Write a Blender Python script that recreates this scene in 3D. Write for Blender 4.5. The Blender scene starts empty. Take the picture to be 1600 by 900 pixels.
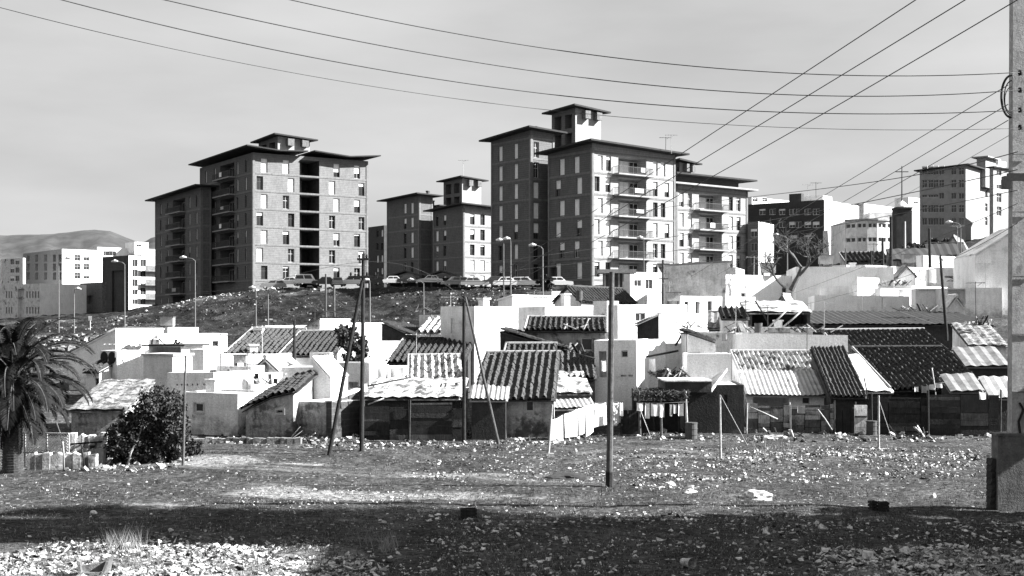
import bpy, math, random
import numpy as np
from mathutils import Vector, Matrix, noise
random.seed(7); rng = np.random.default_rng(11)
scene = bpy.context.scene
COL = scene.collection
CAMZ, F, HY, CX = 5.5, 2000.0, 505.0, 800.0
def rad(d): return math.radians(d)
def wx(px, Y): return (px-CX)/F*Y
def wz(py, Y): return CAMZ+(HY-py)/F*Y
def at(px, py, Y): return Vector((wx(px,Y), Y, wz(py,Y)))
def gp(px, py, z=0.0):
    Y = F*(CAMZ-z)/(py-HY); return Vector((wx(px,Y), Y, z))
# ---------------------------------------------------------------- materials
MATS = {}
def mat(name, v, var=0.15, scale=3.0, rough=0.9, bump=0.0, bscale=20.0, kind=None, v2=None, thr=0.5, spec=0.25):
    """grey material: base value v, mottled between v*(1-var) and v*(1+var); v2: second tone in blotches (stains, bare patches)"""
    if name in MATS: return MATS[name]
    m = bpy.data.materials.new(name); m.use_nodes = True
    nt = m.node_tree; N = nt.nodes; Lk = nt.links
    b = N['Principled BSDF']; b.inputs['Roughness'].default_value = rough
    b.inputs['Specular IOR Level'].default_value = spec
    tc = N.new('ShaderNodeTexCoord')
    def nz(sc, det=6, ro=0.6, vec=None):
        n = N.new('ShaderNodeTexNoise'); n.inputs['Scale'].default_value = sc
        n.inputs['Detail'].default_value = det; n.inputs['Roughness'].default_value = ro
        Lk.new(vec or tc.outputs['Object'], n.inputs['Vector']); return n.outputs['Fac']
    def ramp(src, a, bb, va, vb):
        r = N.new('ShaderNodeMapRange'); r.inputs['From Min'].default_value = a; r.inputs['From Max'].default_value = bb
        r.inputs['To Min'].default_value = va; r.inputs['To Max'].default_value = vb
        Lk.new(src, r.inputs['Value']); return r.outputs['Result']
    def math_(op, x, y):
        k = N.new('ShaderNodeMath'); k.operation = op
        for i, q in enumerate((x, y)):
            if isinstance(q, (int, float)): k.inputs[i].default_value = q
            else: Lk.new(q, k.inputs[i])
        return k.outputs[0]
    col = ramp(nz(scale), 0.3, 0.7, v*(1-var), v*(1+var))
    col = math_('MULTIPLY', col, ramp(nz(13, 3, .8), .32, .68, .78, 1.22))
    # streaks running down the surface
    if kind in ('plaster', 'brick', 'stone', 'concrete'):
        mp = N.new('ShaderNodeMapping'); mp.inputs['Scale'].default_value = (1.0, 1.0, 0.12)
        Lk.new(tc.outputs['Object'], mp.inputs['Vector'])
        st = ramp(nz(5.0, 5, 0.7, mp.outputs[0]), 0.5, 0.75, 1.0, 1.0-min(0.5, var*1.6))
        col = math_('MULTIPLY', col, st)
    if v2 is not None:
        f = ramp(nz(scale*0.45, 8, 0.7), thr-0.04, thr+0.04, 0.0, 1.0)
        mx = N.new('ShaderNodeMix'); mx.data_type = 'FLOAT'
        Lk.new(f, mx.inputs[0]); Lk.new(col, mx.inputs[2]); mx.inputs[3].default_value = v2
        col = mx.outputs[0]
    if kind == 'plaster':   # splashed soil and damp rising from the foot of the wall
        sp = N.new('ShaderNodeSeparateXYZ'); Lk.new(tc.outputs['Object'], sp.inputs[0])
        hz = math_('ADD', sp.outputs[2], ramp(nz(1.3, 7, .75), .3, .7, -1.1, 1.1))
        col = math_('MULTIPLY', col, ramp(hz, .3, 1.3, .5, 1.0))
    if kind == 'brick':
        mp = N.new('ShaderNodeMapping'); mp.inputs['Rotation'].default_value = (rad(90), 0, 0)
        # courses: thin horizontal joints from object z
        sp = N.new('ShaderNodeSeparateXYZ'); Lk.new(tc.outputs['Object'], sp.inputs[0])
        zz = math_('FRACT', math_('MULTIPLY', sp.outputs[2], 1/0.30), 0)
        j = ramp(zz, 0.82, 0.9, 1.0, 1.45)
        cell = nz(2.2, 9, 0.85)
        col = math_('MULTIPLY', math_('MULTIPLY', col, j), ramp(cell, 0.35, 0.65, 0.75, 1.25))
    if kind == 'wood':
        mp = N.new('ShaderNodeMapping'); mp.inputs['Scale'].default_value = (1, 1, 0.08)
        Lk.new(tc.outputs['Object'], mp.inputs['Vector'])
        col = math_('MULTIPLY', col, ramp(nz(30, 4, 0.7, mp.outputs[0]), 0.35, 0.65, 0.6, 1.4))
    cl = N.new('ShaderNodeClamp'); Lk.new(col, cl.inputs[0]); cl.inputs[2].default_value = 0.86
    cb = N.new('ShaderNodeCombineColor')
    for i in range(3): Lk.new(cl.outputs[0], cb.inputs[i])
    Lk.new(cb.outputs[0], b.inputs['Base Color'])
    if bump:
        bp = N.new('ShaderNodeBump'); bp.inputs['Strength'].default_value = min(1, bump); bp.inputs['Distance'].default_value = 0.06
        Lk.new(nz(bscale, 5, 0.7), bp.inputs['Height']); Lk.new(bp.outputs[0], b.inputs['Normal'])
    MATS[name] = m; return m
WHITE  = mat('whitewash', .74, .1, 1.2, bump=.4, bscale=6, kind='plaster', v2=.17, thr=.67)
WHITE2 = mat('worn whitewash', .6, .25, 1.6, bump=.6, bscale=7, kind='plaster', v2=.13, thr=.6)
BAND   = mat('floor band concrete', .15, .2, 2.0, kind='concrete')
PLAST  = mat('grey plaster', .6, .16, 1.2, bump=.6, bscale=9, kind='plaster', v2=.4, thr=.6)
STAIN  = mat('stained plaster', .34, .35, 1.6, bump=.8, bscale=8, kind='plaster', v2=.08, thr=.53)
DARKW  = mat('dark wall and recess shade', .035, .4, 1.5, bump=.8, bscale=8, kind='stone', v2=.1, thr=.66)
RBRICK = mat('rough brick', .06, .3, 2.0, bump=.7, bscale=12, kind='brick', v2=.02, thr=.58)
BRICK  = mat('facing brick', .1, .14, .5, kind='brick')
BRICKSUN = mat('brick with painted sunlight', .14, .12, .5, kind='brick')  # facing brick lightened: sunlight painted into the left tower's lit side
BRICKSUN2 = mat('brick with stronger painted sunlight', .23, .12, .5, kind='brick')  # same brick raised further, sunlight put into the colour of lit faces
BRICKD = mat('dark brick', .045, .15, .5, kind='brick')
CONC   = mat('concrete', .26, .15, 2.0, bump=.3, kind='concrete')
CONCD  = mat('weathered concrete', .13, .35, 3.0, bump=.6, bscale=14, kind='concrete', v2=.1, thr=.6)
ROOFD  = mat('dark roof slab', .03, .2, 1)
DECK   = mat('roof deck', .38, .35, 1.2, v2=.15, thr=.58)
TILE   = mat('roof tile', .045, .7, 8.0, bump=.3)
TILED  = mat('old dark roof tile', .028, .7, 7.0, v2=.1, thr=.66)
TILEW  = mat('limewashed tile', .36, .45, 3.0, v2=.06, thr=.54)
SHEET  = mat('corrugated sheet', .3, .3, 2.0, rough=.8, v2=.14, thr=.6)
SHEETD = mat('rusty sheet', .14, .4, 2.0, rough=.8)
GLASS  = mat('window glass', .025, .2, 1, rough=.15, spec=.5)
VOID   = mat('dark interior', .015, .2, 1)
SHUT   = mat('white shutter', .74, .06, 4)
FRAME  = mat('painted frame', .5, .1, 4)
METAL  = mat('dark metal', .06, .2, 4, rough=.6)
GALV   = mat('galvanised metal', .42, .1, 4, rough=.6)
WOODD  = mat('dark timber', .02, .4, 3, kind='wood', bump=.4)
WOODM  = mat('grey timber', .07, .35, 3, kind='wood', bump=.4)
WOODL  = mat('bleached timber', .3, .3, 3, kind='wood', bump=.4)
CLOTH  = mat('white cloth', .78, .04, 3)
CLOTHG = mat('grey cloth', .35, .1, 3)
CLOTHD = mat('dark cloth', .05, .1, 3)
LEAF   = mat('leaves', .03, .4, 3, rough=.6)
PALM   = mat('palm leaflets', .011, .35, 3, rough=.7, spec=.12)
BARK   = mat('bark', .07, .4, 6, bump=.6)
STONEW = mat('pale rubble', .42, .5, 6, v2=.1, thr=.6)
STONEM = mat('grey rubble', .14, .4, 3)
STONED = mat('dark rubble', .03, .4, 3)
HILLM  = mat('hillside', .045, .4, .02)
CPAINT = mat('white car paint', .7, .02, 1, rough=.3, spec=.5)
CPG    = mat('grey car paint', .22, .02, 1, rough=.3, spec=.5)
CPD    = mat('dark car paint', .03, .02, 1, rough=.3, spec=.5)
RUB    = mat('rubber', .02, .1, 3)
# ---------------------------------------------------------------- mesh builder
class MB:
    def __init__(s): s.v = []; s.f = []; s.m = []
    def poly(s, pts, m=0):
        n = len(s.v); s.v += [tuple(p) for p in pts]; s.f.append(tuple(range(n, n+len(pts)))); s.m.append(m)
    def box(s, x0, x1, y0, y1, z0, z1, m=0, M=None):
        P = [Vector(p) for p in ((x0,y0,z0),(x1,y0,z0),(x1,y1,z0),(x0,y1,z0),(x0,y0,z1),(x1,y0,z1),(x1,y1,z1),(x0,y1,z1))]
        if M is not None: P = [M @ p for p in P]
        s.hexa(P, m)
    def hexa(s, P, m=0):
        n = len(s.v); s.v += [tuple(p) for p in P]
        for q in ((0,3,2,1),(4,5,6,7),(0,1,5,4),(1,2,6,5),(2,3,7,6),(3,0,4,7)):
            s.f.append(tuple(n+i for i in q)); s.m.append(m)
    def bar(s, a, b, w, h=None, m=0):
        a = Vector(a); b = Vector(b); h = h or w; d = (b-a)
        if d.length < 1e-5: return
        d.normalize(); up = Vector((0,0,1)) if abs(d.z) < .95 else Vector((0,1,0))
        r = d.cross(up).normalized()*w/2; u = r.cross(d).normalized()*h/2
        s.hexa([a-r-u, a+r-u, b+r-u, b-r-u, a-r+u, a+r+u, b+r+u, b-r+u], m)
    def tube(s, pts, rs, n=8, m=0, cap=True):
        pts = [Vector(p) for p in pts]
        if not hasattr(rs, '__len__'): rs = [rs]*len(pts)
        base = len(s.v); pr = None
        for i, p in enumerate(pts):
            d = (pts[min(i+1, len(pts)-1)]-pts[max(i-1, 0)]).normalized()
            if pr is None:
                up = Vector((0,0,1)) if abs(d.z) < .9 else Vector((1,0,0)); pr = d.cross(up).normalized()
            else: pr = (pr-d*pr.dot(d)).normalized()
            q = d.cross(pr)
            for k in range(n):
                a = 2*math.pi*k/n; s.v.append(tuple(p+(pr*math.cos(a)+q*math.sin(a))*rs[i]))
        for i in range(len(pts)-1):
            for k in range(n):
                a = base+i*n+k; b = base+i*n+(k+1)%n; s.f.append((a, b, b+n, a+n)); s.m.append(m)
        if cap:
            s.f.append(tuple(base+k for k in range(n))[::-1]); s.m.append(m)
            s.f.append(tuple(base+(len(pts)-1)*n+k for k in range(n))); s.m.append(m)
    def mesh(s, name, mats):
        me = bpy.data.meshes.new(name); me.from_pydata(s.v, [], s.f)
        for q in (mats if isinstance(mats, (list, tuple)) else [mats]): me.materials.append(q)
        if max(s.m, default=0) > 0: me.polygons.foreach_set('material_index', s.m)
        me.update(); return me
    def build(s, name, mats, parent=None, loc=None, rot=None, smooth=False):
        me = s.mesh(name, mats)
        if smooth: me.polygons.foreach_set('use_smooth', [True]*len(me.polygons))
        return link(name, me, parent, loc, rot)
def link(name, data, parent=None, loc=None, rot=None):
    o = bpy.data.objects.new(name, data); COL.objects.link(o)
    if parent is not None: o.parent = parent
    if loc is not None: o.location = loc
    if rot is not None: o.rotation_euler = rot
    return o
def tag(o, label, cat, group=None, kind=None):
    o['label'] = label; o['category'] = cat
    if group: o['group'] = group
    if kind: o['kind'] = kind
    return o
def empty(name, label, cat, loc, rz=0, group=None):
    o = link(name, None, None, loc, (0,0,rz)); o.empty_display_size = .3
    return tag(o, label, cat, group)
def structure(name, mb_or_me, mats=None):
    o = mb_or_me.build(name, mats) if isinstance(mb_or_me, MB) else link(name, mb_or_me)
    o['kind'] = 'structure'; return o
def copy_tree(o, parent=None):
    c = o.copy(); COL.objects.link(c)
    if parent is not None: c.parent = parent
    for ch in list(o.children): copy_tree(ch, c)
    return c
# ---------------------------------------------------------------- terrain
TC = [-1500,-400,0,200,300,400,600,800,1000,1200,1400,1600,3000]
TY = [0,60,66,80,100,120,150,158,163,175,190,215,270,350,600]
TZ = {0:[0]*13, 60:[0]*13, 66:[.15]*13,
 80:[1,1,1,1,1,1,1,1.2,1.4,1.6,1.8,2,2], 100:[2.2]*5+[2.2,2.3,2.6,3.2,4.2,5,5.6,6],
 120:[3]*5+[3,3.2,3.8,5,6,7.6,9,9], 150:[3.8,3.8,3.8,3.8,3.8,3.8,4,5.4,7.6,9.3,12,14,14],
 158:[4,4,4,4,4,4.1,4.3,6.8,8.6,10,12.5,15,15],163:[4.1,4.1,4.1,4.2,4.4,4.8,5.3,8.4,9.4,10.3,13,15.5,15],
 175:[4.8,4.8,4.9,5.1,6.3,7.2,8.8,10.4,10.6,10.9,14,16.5,16],190:[5.4,5.4,5.5,6.3,8.8,10.4,10.7,10.8,10.9,11.8,15.5,18,18],
 215:[6,6,6,7.4,9.4,10.8,10.9,10.9,11,13.5,17,20.5,20],270:[6.3,6.3,6.3,8,10,10.8,10.9,11,12,15,20,25,25],
 350:[6,6,6,8,9,10,11,11,13,17,22,26,26],600:[4]*13}
TZA = np.array([TZ[y] for y in TY])
def terr(x, Y):
    t = x/max(Y, 20.0)*F+CX
    Yc = min(max(Y, 0), 600)
    i = min(np.searchsorted(TY, Yc, 'right')-1, len(TY)-2); fy = (Yc-TY[i])/(TY[i+1]-TY[i])
    t = min(max(t, TC[0]), TC[-1]); j = min(np.searchsorted(TC, t, 'right')-1, len(TC)-2); ft = (t-TC[j])/(TC[j+1]-TC[j])
    a = TZA[i][j]*(1-ft)+TZA[i][j+1]*ft; b = TZA[i+1][j]*(1-ft)+TZA[i+1][j+1]*ft
    z = a*(1-fy)+b*fy
    return float(z)
def hnoise(x, Y):
    n = noise.noise(Vector((x*.12, Y*.12, 3.1)))*.14 + noise.noise(Vector((x*.5, Y*.5, 1.1)))*.06 + noise.noise(Vector((x*1.9, Y*1.9, 7)))*.035
    if Y > 130: n = n*3 + noise.noise(Vector((x*.9, Y*.9, 9)))*.35
    return n
def ground(x, Y): return terr(x, Y)+hnoise(x, Y)
def gxy(px, py):
    p = gp(px, py); p.z = ground(p.x, p.y); return p
G_='low whitewashed village houses'
# ---------------------------------------------------------------- facades, windows, roofs
WC = {}
def window_mesh(w, h, bars, fm):
    k = ('w', round(w,1), round(h,1), bars, fm)
    if k in WC: return WC[k]
    mb = MB(); t = .07 if w > .5 else .04
    mb.box(t*.5, w-t*.5, .05, .07, t*.5, h-t*.5, 1)
    for a in ((0,t,0,h),(w-t,w,0,h),(t,w-t,0,t),(t,w-t,h-t,h)): mb.box(a[0],a[1],0,.1,a[2],a[3],0)
    if bars:
        mb.box(w/2-.02, w/2+.02, .01, .09, t, h-t, 0)
        if h > 1.5: mb.box(t, w-t, .012, .088, h*.62-.03, h*.62+.03, 0)
    if h > 1.5: mb.box(-.03, w+.03, -.08, .049, h-.02, h+.22, 2)
    WC[k] = mb.mesh('window', [fm, GLASS, SHUT]); return WC[k]
def shutter_mesh(w, h):
    k = ('s', round(w,1), round(h,1))
    if k in WC: return WC[k]
    mb = MB(); n = max(2, int(h/.16))
    for i in range(n):
        z0 = i*h/n; z1 = (i+1)*h/n
        mb.hexa([(0,-.05,z0),(w,-.05,z0),(w,.0,z0),(0,.0,z0),(0,-.02,z1),(w,-.02,z1),(w,.0,z1),(0,.0,z1)])
    WC[k] = mb.mesh('shutter', SHUT); return WC[k]
def wallgrid(mb, O, U, N, W, H, ops, m=0):
    O = Vector(O); U = Vector(U); N = Vector(N); Z = Vector((0,0,1))
    def P(x, z, d=0): return O+U*x+Z*z-N*d
    xs = sorted({0.0, W, *[min(max(o[0],0),W) for o in ops], *[min(max(o[1],0),W) for o in ops]})
    zs = sorted({0.0, H, *[min(max(o[2],0),H) for o in ops], *[min(max(o[3],0),H) for o in ops]})
    for i in range(len(xs)-1):
        # merge vertical runs
        run = None
        for j in range(len(zs)-1):
            cx = (xs[i]+xs[i+1])/2; cz = (zs[j]+zs[j+1])/2
            inside = any(o[0] < cx < o[1] and o[2] < cz < o[3] for o in ops)
            if not inside:
                if run is None: run = zs[j]
            elif run is not None:
                mb.poly([P(xs[i],run),P(xs[i+1],run),P(xs[i+1],zs[j]),P(xs[i],zs[j])], m); run = None
        if run is not None: mb.poly([P(xs[i],run),P(xs[i+1],run),P(xs[i+1],H),P(xs[i],H)], m)
    for o in ops:
        x0,x1,z0,z1,d = max(o[0],0),min(o[1],W),max(o[2],0),min(o[3],H),o[4]
        mb.poly([P(x0,z0),P(x1,z0),P(x1,z0,d),P(x0,z0,d)], m); mb.poly([P(x0,z1,d),P(x1,z1,d),P(x1,z1),P(x0,z1)], m)
        mb.poly([P(x0,z0),P(x0,z0,d),P(x0,z1,d),P(x0,z1)], m); mb.poly([P(x1,z0,d),P(x1,z0),P(x1,z1),P(x1,z1,d)], m)
        mb.poly([P(x0,z0,d),P(x1,z0,d),P(x1,z1,d),P(x0,z1,d)], m)
def tiles(mb, P0, U, W, S, L, pitch=.3, kind='tile', m=0, jit=.022, row=.45):
    """tiled or corrugated surface: P0 lower left corner, U across, S up the slope"""
    P0 = Vector(P0); U = Vector(U).normalized(); S = Vector(S).normalized(); N = U.cross(S).normalized()
    nc = max(2, int(W/pitch)); pit = W/nc
    prof = [(0,-.5),(.18,-.5),(.30,.15),(.5,.5),(.70,.15),(.82,-.5)] if kind == 'tile' else [(0,-.5),(.25,0),(.5,.5),(.75,0)]
    amp = pit*.42 if kind == 'tile' else min(pit*.25, .07)
    if kind == 'tile':
        nr = max(2, int(L/row)); ys = []
        for r in range(nr): ys += [(r*L/nr, .035), ((r+1)*L/nr, .0)]
    else: ys = [(L*q/4, 0) for q in range(5)]
    xs = [(c+f, a) for c in range(nc) for f, a in prof]+[(nc, -.5)]
    base = len(mb.v); rr = random.Random(int(W*1000+L*77)); cj = [rr.uniform(-jit, jit) for _ in range(nc+2)]
    rj = {}
    for j, (y, dz) in enumerate(ys):
        for x, a in xs:
            c = int(x); k = (c, j//2)
            if k not in rj: rj[k] = (rr.uniform(-jit, jit), rr.uniform(-jit, jit)*1.5)
            sh = (int(c*pit/.95), 'sheet')
            if sh not in rj: rj[sh] = (rr.uniform(-.01,.01), rr.uniform(-.03,.03))
            q = rj[k] if kind == 'tile' else (rj[sh][1] if kind == 'corr' else (0,0))
            if kind != 'tile': q = rj[sh]
            sg = -.02*W*math.sin(math.pi*x/nc)*min(1,y/L+.2)*.35+noise.noise(P0*.3+Vector((x*pit*.5, y*.5, 0)))*.07 if kind == 'tile' else noise.noise(P0*.3+Vector((x*pit*.5, y*.5, 0)))*.04
            p = P0+U*(x*pit+cj[c]+q[0])+S*(y+q[1]*1.5)+N*(a*amp+dz*(1 if a > -.4 else .4)+q[1]*.5+amp*.5+.01+sg)
            mb.v.append(tuple(p))
    n = len(xs)
    for j in range(len(ys)-1):
        for i in range(n-1):
            a = base+j*n+i; mb.f.append((a, a+1, a+n+1, a+n)); mb.m.append(m)
    # board deck under the covering, and a thin eave edge
    t = .06; P0 = P0-N*.09; A = P0; B = P0+U*W; C = B+S*L; D = A+S*L
    mb.hexa([A-N*t,B-N*t,C-N*t,D-N*t,A-N*.005,B-N*.005,C-N*.005,D-N*.005], m)
class Blk: pass
def geo(L, C, R, top, Y, th, depth=None, base=None):
    B = Blk(); th = rad(th); B.th = th
    u = Vector((math.cos(th), -math.sin(th), 0)); v = Vector((math.sin(th), math.cos(th), 0))
    Cx = wx(C, Y); l = (L-CX)/F; B.a = (Cx-l*Y)/(u.x-l*u.y)
    if depth is None:
        r = (R-CX)/F; B.b = (r*Y-Cx)/(v.x-r*v.y)
    else: B.b = depth
    B.Cp = Vector((Cx, Y, 0)); B.O = B.Cp-u*B.a; B.u = u; B.v = v
    B.zt = wz(top, Y)
    if base is None: base = min(terr(*p.to_2d()) for p in (B.O, B.Cp, B.Cp+v*B.b, B.O+v*B.b))-.4
    B.z0 = base; B.H = B.zt-base; B.O.z = base
    return B
def fx(B, px, face):
    O, d = (B.O, B.u) if face == 'f' else (B.Cp, B.v)
    l = (px-CX)/F; s = (l*O.y-O.x)/(d.x-l*d.y)
    P = O+d*s; return s, P.y
def op(B, face, px0, px1, py0, py1, kind='win', **k):
    s0, ya = fx(B, px0, face); s1, yb = fx(B, px1, face); ym = (ya+yb)/2
    return dict(f=face, x0=min(s0,s1), x1=max(s0,s1), z0=wz(py1, ym)-B.z0, z1=wz(py0, ym)-B.z0, kind=kind, **k)
def add_opening(root, B, o):
    """the window, door or balcony standing in an opening"""
    w = o['x1']-o['x0']; h = o['z1']-o['z0']; k = o['kind']; d = o.get('d', .18)
    if o['f'] == 'f': loc = Vector((o['x0'], d-.12, o['z0'])); rz = 0
    else: loc = Vector((B.a-(d-.12), o['x0'], o['z0'])); rz = math.pi/2
    if k == 'void': return
    if k in ('win', 'bars'):
        wo = link('window', window_mesh(w, h, w > .75, o.get('fm', FRAME)), root, loc, (0,0,rz))
        wo.scale = (w/round(w,1) if round(w,1) else 1, 1, h/round(h,1) if round(h,1) else 1)
        sf = o.get('shut', 0)
        if sf > 0:
            hh = max(.2, round(h*sf, 1)); ww = round(w,1)
            link('shutter', shutter_mesh(ww, hh), wo, (0, 0, round(h,1)-hh))
        if k == 'bars':
            g = MB()
            for i in range(1, 6): g.tube([(w*i/6,-.08,0),(w*i/6,-.08,h)], .012, 4)
            g.build('window_grille', METAL, wo)
    elif k == 'door':
        mb = MB(); mb.box(0, w, .03, .08, 0, h, 0)
        n = max(2, int(w/.18))
        for i in range(1, n): mb.box(w*i/n-.01, w*i/n+.01, .02, .031, 0, h, 1)
        dd = mb.build('door', [o.get('m', WOODM), WOODD], root, loc, (0,0,rz))
        hb = MB(); hb.box(w*.82, w*.9, -.03, .019, h*.48, h*.52); hb.build('handle', METAL, dd)
    if o.get('trim'):
        mb = MB(); t = o['trim']; y = -(d-.12)-.03
        mb.box(-t, 0, y, -(d-.12)-.002, -t, h+t); mb.box(w, w+t, y, -(d-.12)-.002, -t, h+t)
        mb.box(0, w, y, -(d-.12)-.002, h, h+t); mb.box(-.0, w, y-.03, -(d-.12)-.002, -t, 0)
        mb.build('window_trim', WHITE, root, loc, (0,0,rz))
def balcony(root, B, o, m_slab, m_rail, cloth=None):
    """recess with door, projecting slab and railing"""
    w = o['x1']-o['x0']; h = o['z1']-o['z0']; d = o['d']
    if o['f'] == 'f': loc = Vector((o['x0'], 0, o['z0'])); rz = 0
    else: loc = Vector((B.a, o['x0'], o['z0'])); rz = math.pi/2
    key = ('balc', round(w,1), round(h,1), m_slab.name)
    if key not in WC:
        s = MB(); pr = 1.15; s.box(-.9, w+.5, -pr, -.003, -.2, 0)
        r = MB(); H = .95
        for i in range(int((w+1.4)/.16)+1): r.box(-.88+i*.16, -.88+i*.16+.03, -pr+.02, -pr+.05, 0, H)
        for j in range(7):
            for xx in (-.88, w+.46): r.box(xx, xx+.03, -pr+.05+j*.15, -pr+.08+j*.15, 0, H)
        r.box(-.9, w+.5, -pr, -pr+.06, H, H+.06); r.box(-.9, -.84, -pr+.06, -.01, H, H+.06); r.box(w+.44, w+.5, -pr+.06, -.01, H, H+.06)
        r.box(-.9, w+.5, -pr+.01, -pr+.06, .12, .16)
        g = MB(); nd = 3; ww = w/nd
        for i in range(nd):
            x0 = i*ww+.04; x1 = (i+1)*ww-.04
            g.box(x0, x1, d-.1, d-.06, .1, h-.35, 1 if i != 1 else 0)
            for q in (x0, (x0+x1)/2-.03, x1-.06): g.box(q, q+.06, d-.15, d-.1, .1, h-.35, 0)
            g.box(x0, x1, d-.15, d-.1, h-.42, h-.35, 0)
        WC[key] = (s.mesh('balcony', m_slab), r.mesh('railing', m_rail), g.mesh('balcony_door', [FRAME, GLASS]))
    sm, rm, gm = WC[key]
    b = link('balcony', sm, root, loc, (0,0,rz)); link('railing', rm, b); link('balcony_door', gm, root, loc, (0,0,rz))
    if cloth:
        c = MB(); q = random.uniform(.2, .6)*w; ww = random.uniform(.8, 2.2); c.box(q, q+ww, -1.21, -1.17, .1+random.uniform(0,.4), 1.0)
        c.build('hanging_cloth', cloth, b)
    return b
def block(name, label, cat, L, C, R, top, Y, th=20, depth=None, base=None, m=WHITE, ops=(), roof='parapet', rm=None,
          rise=1.5, over=.25, pitch=.32, dz=(0,0,0,0), rt=.25, par=.35, group=None, rk='tile', fin=None, mside=None, chim=()):
    B = geo(L, C, R, top, Y, th, depth, base)
    root = empty(name, label, cat, B.O, -B.th, group or (G_ if cat == 'house' else None))
    ops = [q for q in (ops(B) if callable(ops) else [op(B, *o[:5], **(o[5] if len(o) > 5 else {})) for o in ops])]
    for o in ops: o.setdefault('d', .18)
    a, b, H = B.a, B.b, B.H; w = MB(); ms = 1 if mside else 0
    O0 = Vector((0,0,0))
    fo = [(o['x0'],o['x1'],o['z0'],o['z1'],o['d']) for o in ops if o['f'] == 'f']; so = [(o['x0'],o['x1'],o['z0'],o['z1'],o['d']) for o in ops if o['f'] == 's']
    wallgrid(w, O0, (1,0,0), (0,-1,0), a, H, fo); wallgrid(w, (a,0,0), (0,1,0), (1,0,0), b, H, so, ms)
    w.poly([(0,b,0),(0,0,0),(0,0,H),(0,b,H)]); w.poly([(a,b,0),(0,b,0),(0,b,H),(a,b,H)])
    rm = rm or (TILE if 'tile' in roof else DECK); r = MB()
    if roof == 'parapet':
        t = .18; D = max(.05, min(par, .8*H))
        for P in ([(0,0),(a,0),(a-t,t),(t,t)], [(a,0),(a,b),(a-t,b-t),(a-t,t)], [(a,b),(0,b),(t,b-t),(a-t,b-t)], [(0,b),(0,0),(t,t),(t,b-t)]):
            w.poly([(x,y,H) for x,y in P]); w.poly([(P[3][0],P[3][1],H),(P[2][0],P[2][1],H),(P[2][0],P[2][1],H-D),(P[3][0],P[3][1],H-D)])
        r.box(t+.004, a-t-.004, t+.004, b-t-.004, H-D, H-D+.06)
    elif roof == 'slab':
        z = [H+q for q in dz]; o = over
        if min(dz) > 0.02 or max(dz) > 0.02:   # infill between wall top and tilted slab
            w.poly([(0,0,H),(a,0,H),(a,0,z[1]),(0,0,z[0])]); w.poly([(a,0,H),(a,b,H),(a,b,z[2]),(a,0,z[1])], ms)
            w.poly([(a,b,H),(0,b,H),(0,b,z[3]),(a,b,z[2])]); w.poly([(0,b,H),(0,0,H),(0,0,z[0]),(0,b,z[3])])
        P = [(-o,-o),(a+o,-o),(a+o,b+o),(-o,b+o)]
        r.hexa([(x,y,q+.003) for (x,y),q in zip(P,z)]+[(x,y,q+rt) for (x,y),q in zip(P,z)])
    elif roof in ('tile_front', 'tile_back', 'tile_right', 'tile_left'):
        o = over; D = {'tile_front':(0,0,1,1),'tile_back':(1,1,0,0),'tile_right':(1,0,0,1),'tile_left':(0,1,1,0)}[roof]
        z = [H+rise*q+.0 for q in D]
        w.poly([(0,0,H),(a,0,H),(a,0,z[1]),(0,0,z[0])]); w.poly([(a,0,H),(a,b,H),(a,b,z[2]),(a,0,z[1])], ms)
        w.poly([(a,b,H),(0,b,H),(0,b,z[3]),(a,b,z[2])]); w.poly([(0,b,H),(0,0,H),(0,0,z[0]),(0,b,z[3])])
        e = .07
        if roof == 'tile_front': P0=(-.1,-o,H-rise*o/b+e); U=(1,0,0); W=a+.2; S=Vector((0,b,rise)); Ls=S.length*(1+o/b)
        if roof == 'tile_back': P0=(a+.1,b+o,H-rise*o/b+e); U=(-1,0,0); W=a+.2; S=Vector((0,-b,rise)); Ls=S.length*(1+o/b)
        if roof == 'tile_right': P0=(a+o,-.1,H-rise*o/a+e); U=(0,1,0); W=b+.2; S=Vector((-a,0,rise)); Ls=S.length*(1+o/a)
        if roof == 'tile_left': P0=(-o,b+.1,H-rise*o/a+e); U=(0,-1,0); W=b+.2; S=Vector((a,0,rise)); Ls=S.length*(1+o/a)
        tiles(r, P0, U, W, S, Ls, pitch, rk)
    elif roof == 'tile_gx':      # ridge parallel to the front
        e = .07; h = b/2; S = Vector((0,h,rise)); k = 1+over/h
        w.poly([(a,0,H),(a,b,H),(a,h,H+rise)], ms); w.poly([(0,b,H),(0,0,H),(0,h,H+rise)])
        tiles(r, (-.1,-over,H-rise*over/h+e), (1,0,0), a+.2, S, S.length*k, pitch, rk)
        tiles(r, (a+.1,b+over,H-rise*over/h+e), (-1,0,0), a+.2, Vector((0,-h,rise)), S.length*k, pitch, rk)
        r.tube([(-.1,h,H+rise+e+.06),(a+.1,h,H+rise+e+.06)], .11, 8)
    elif roof == 'tile_gy':      # gable to the front
        e = .07; h = a/2; S = Vector((-h,0,rise)); k = 1+over/h
        w.poly([(0,0,H),(a,0,H),(h,0,H+rise)]); w.poly([(a,b,H),(0,b,H),(h,b,H+rise)])
        tiles(r, (a+over,-.15,H-rise*over/h+e), (0,1,0), b+.3, S, S.length*k, pitch, rk)
        tiles(r, (-over,b+.15,H-rise*over/h+e), (0,-1,0), b+.3, Vector((h,0,rise)), S.length*k, pitch, rk)
        r.tube([(h,-.15,H+rise+e+.06),(h,b+.15,H+rise+e+.06)], .11, 8)
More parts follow.
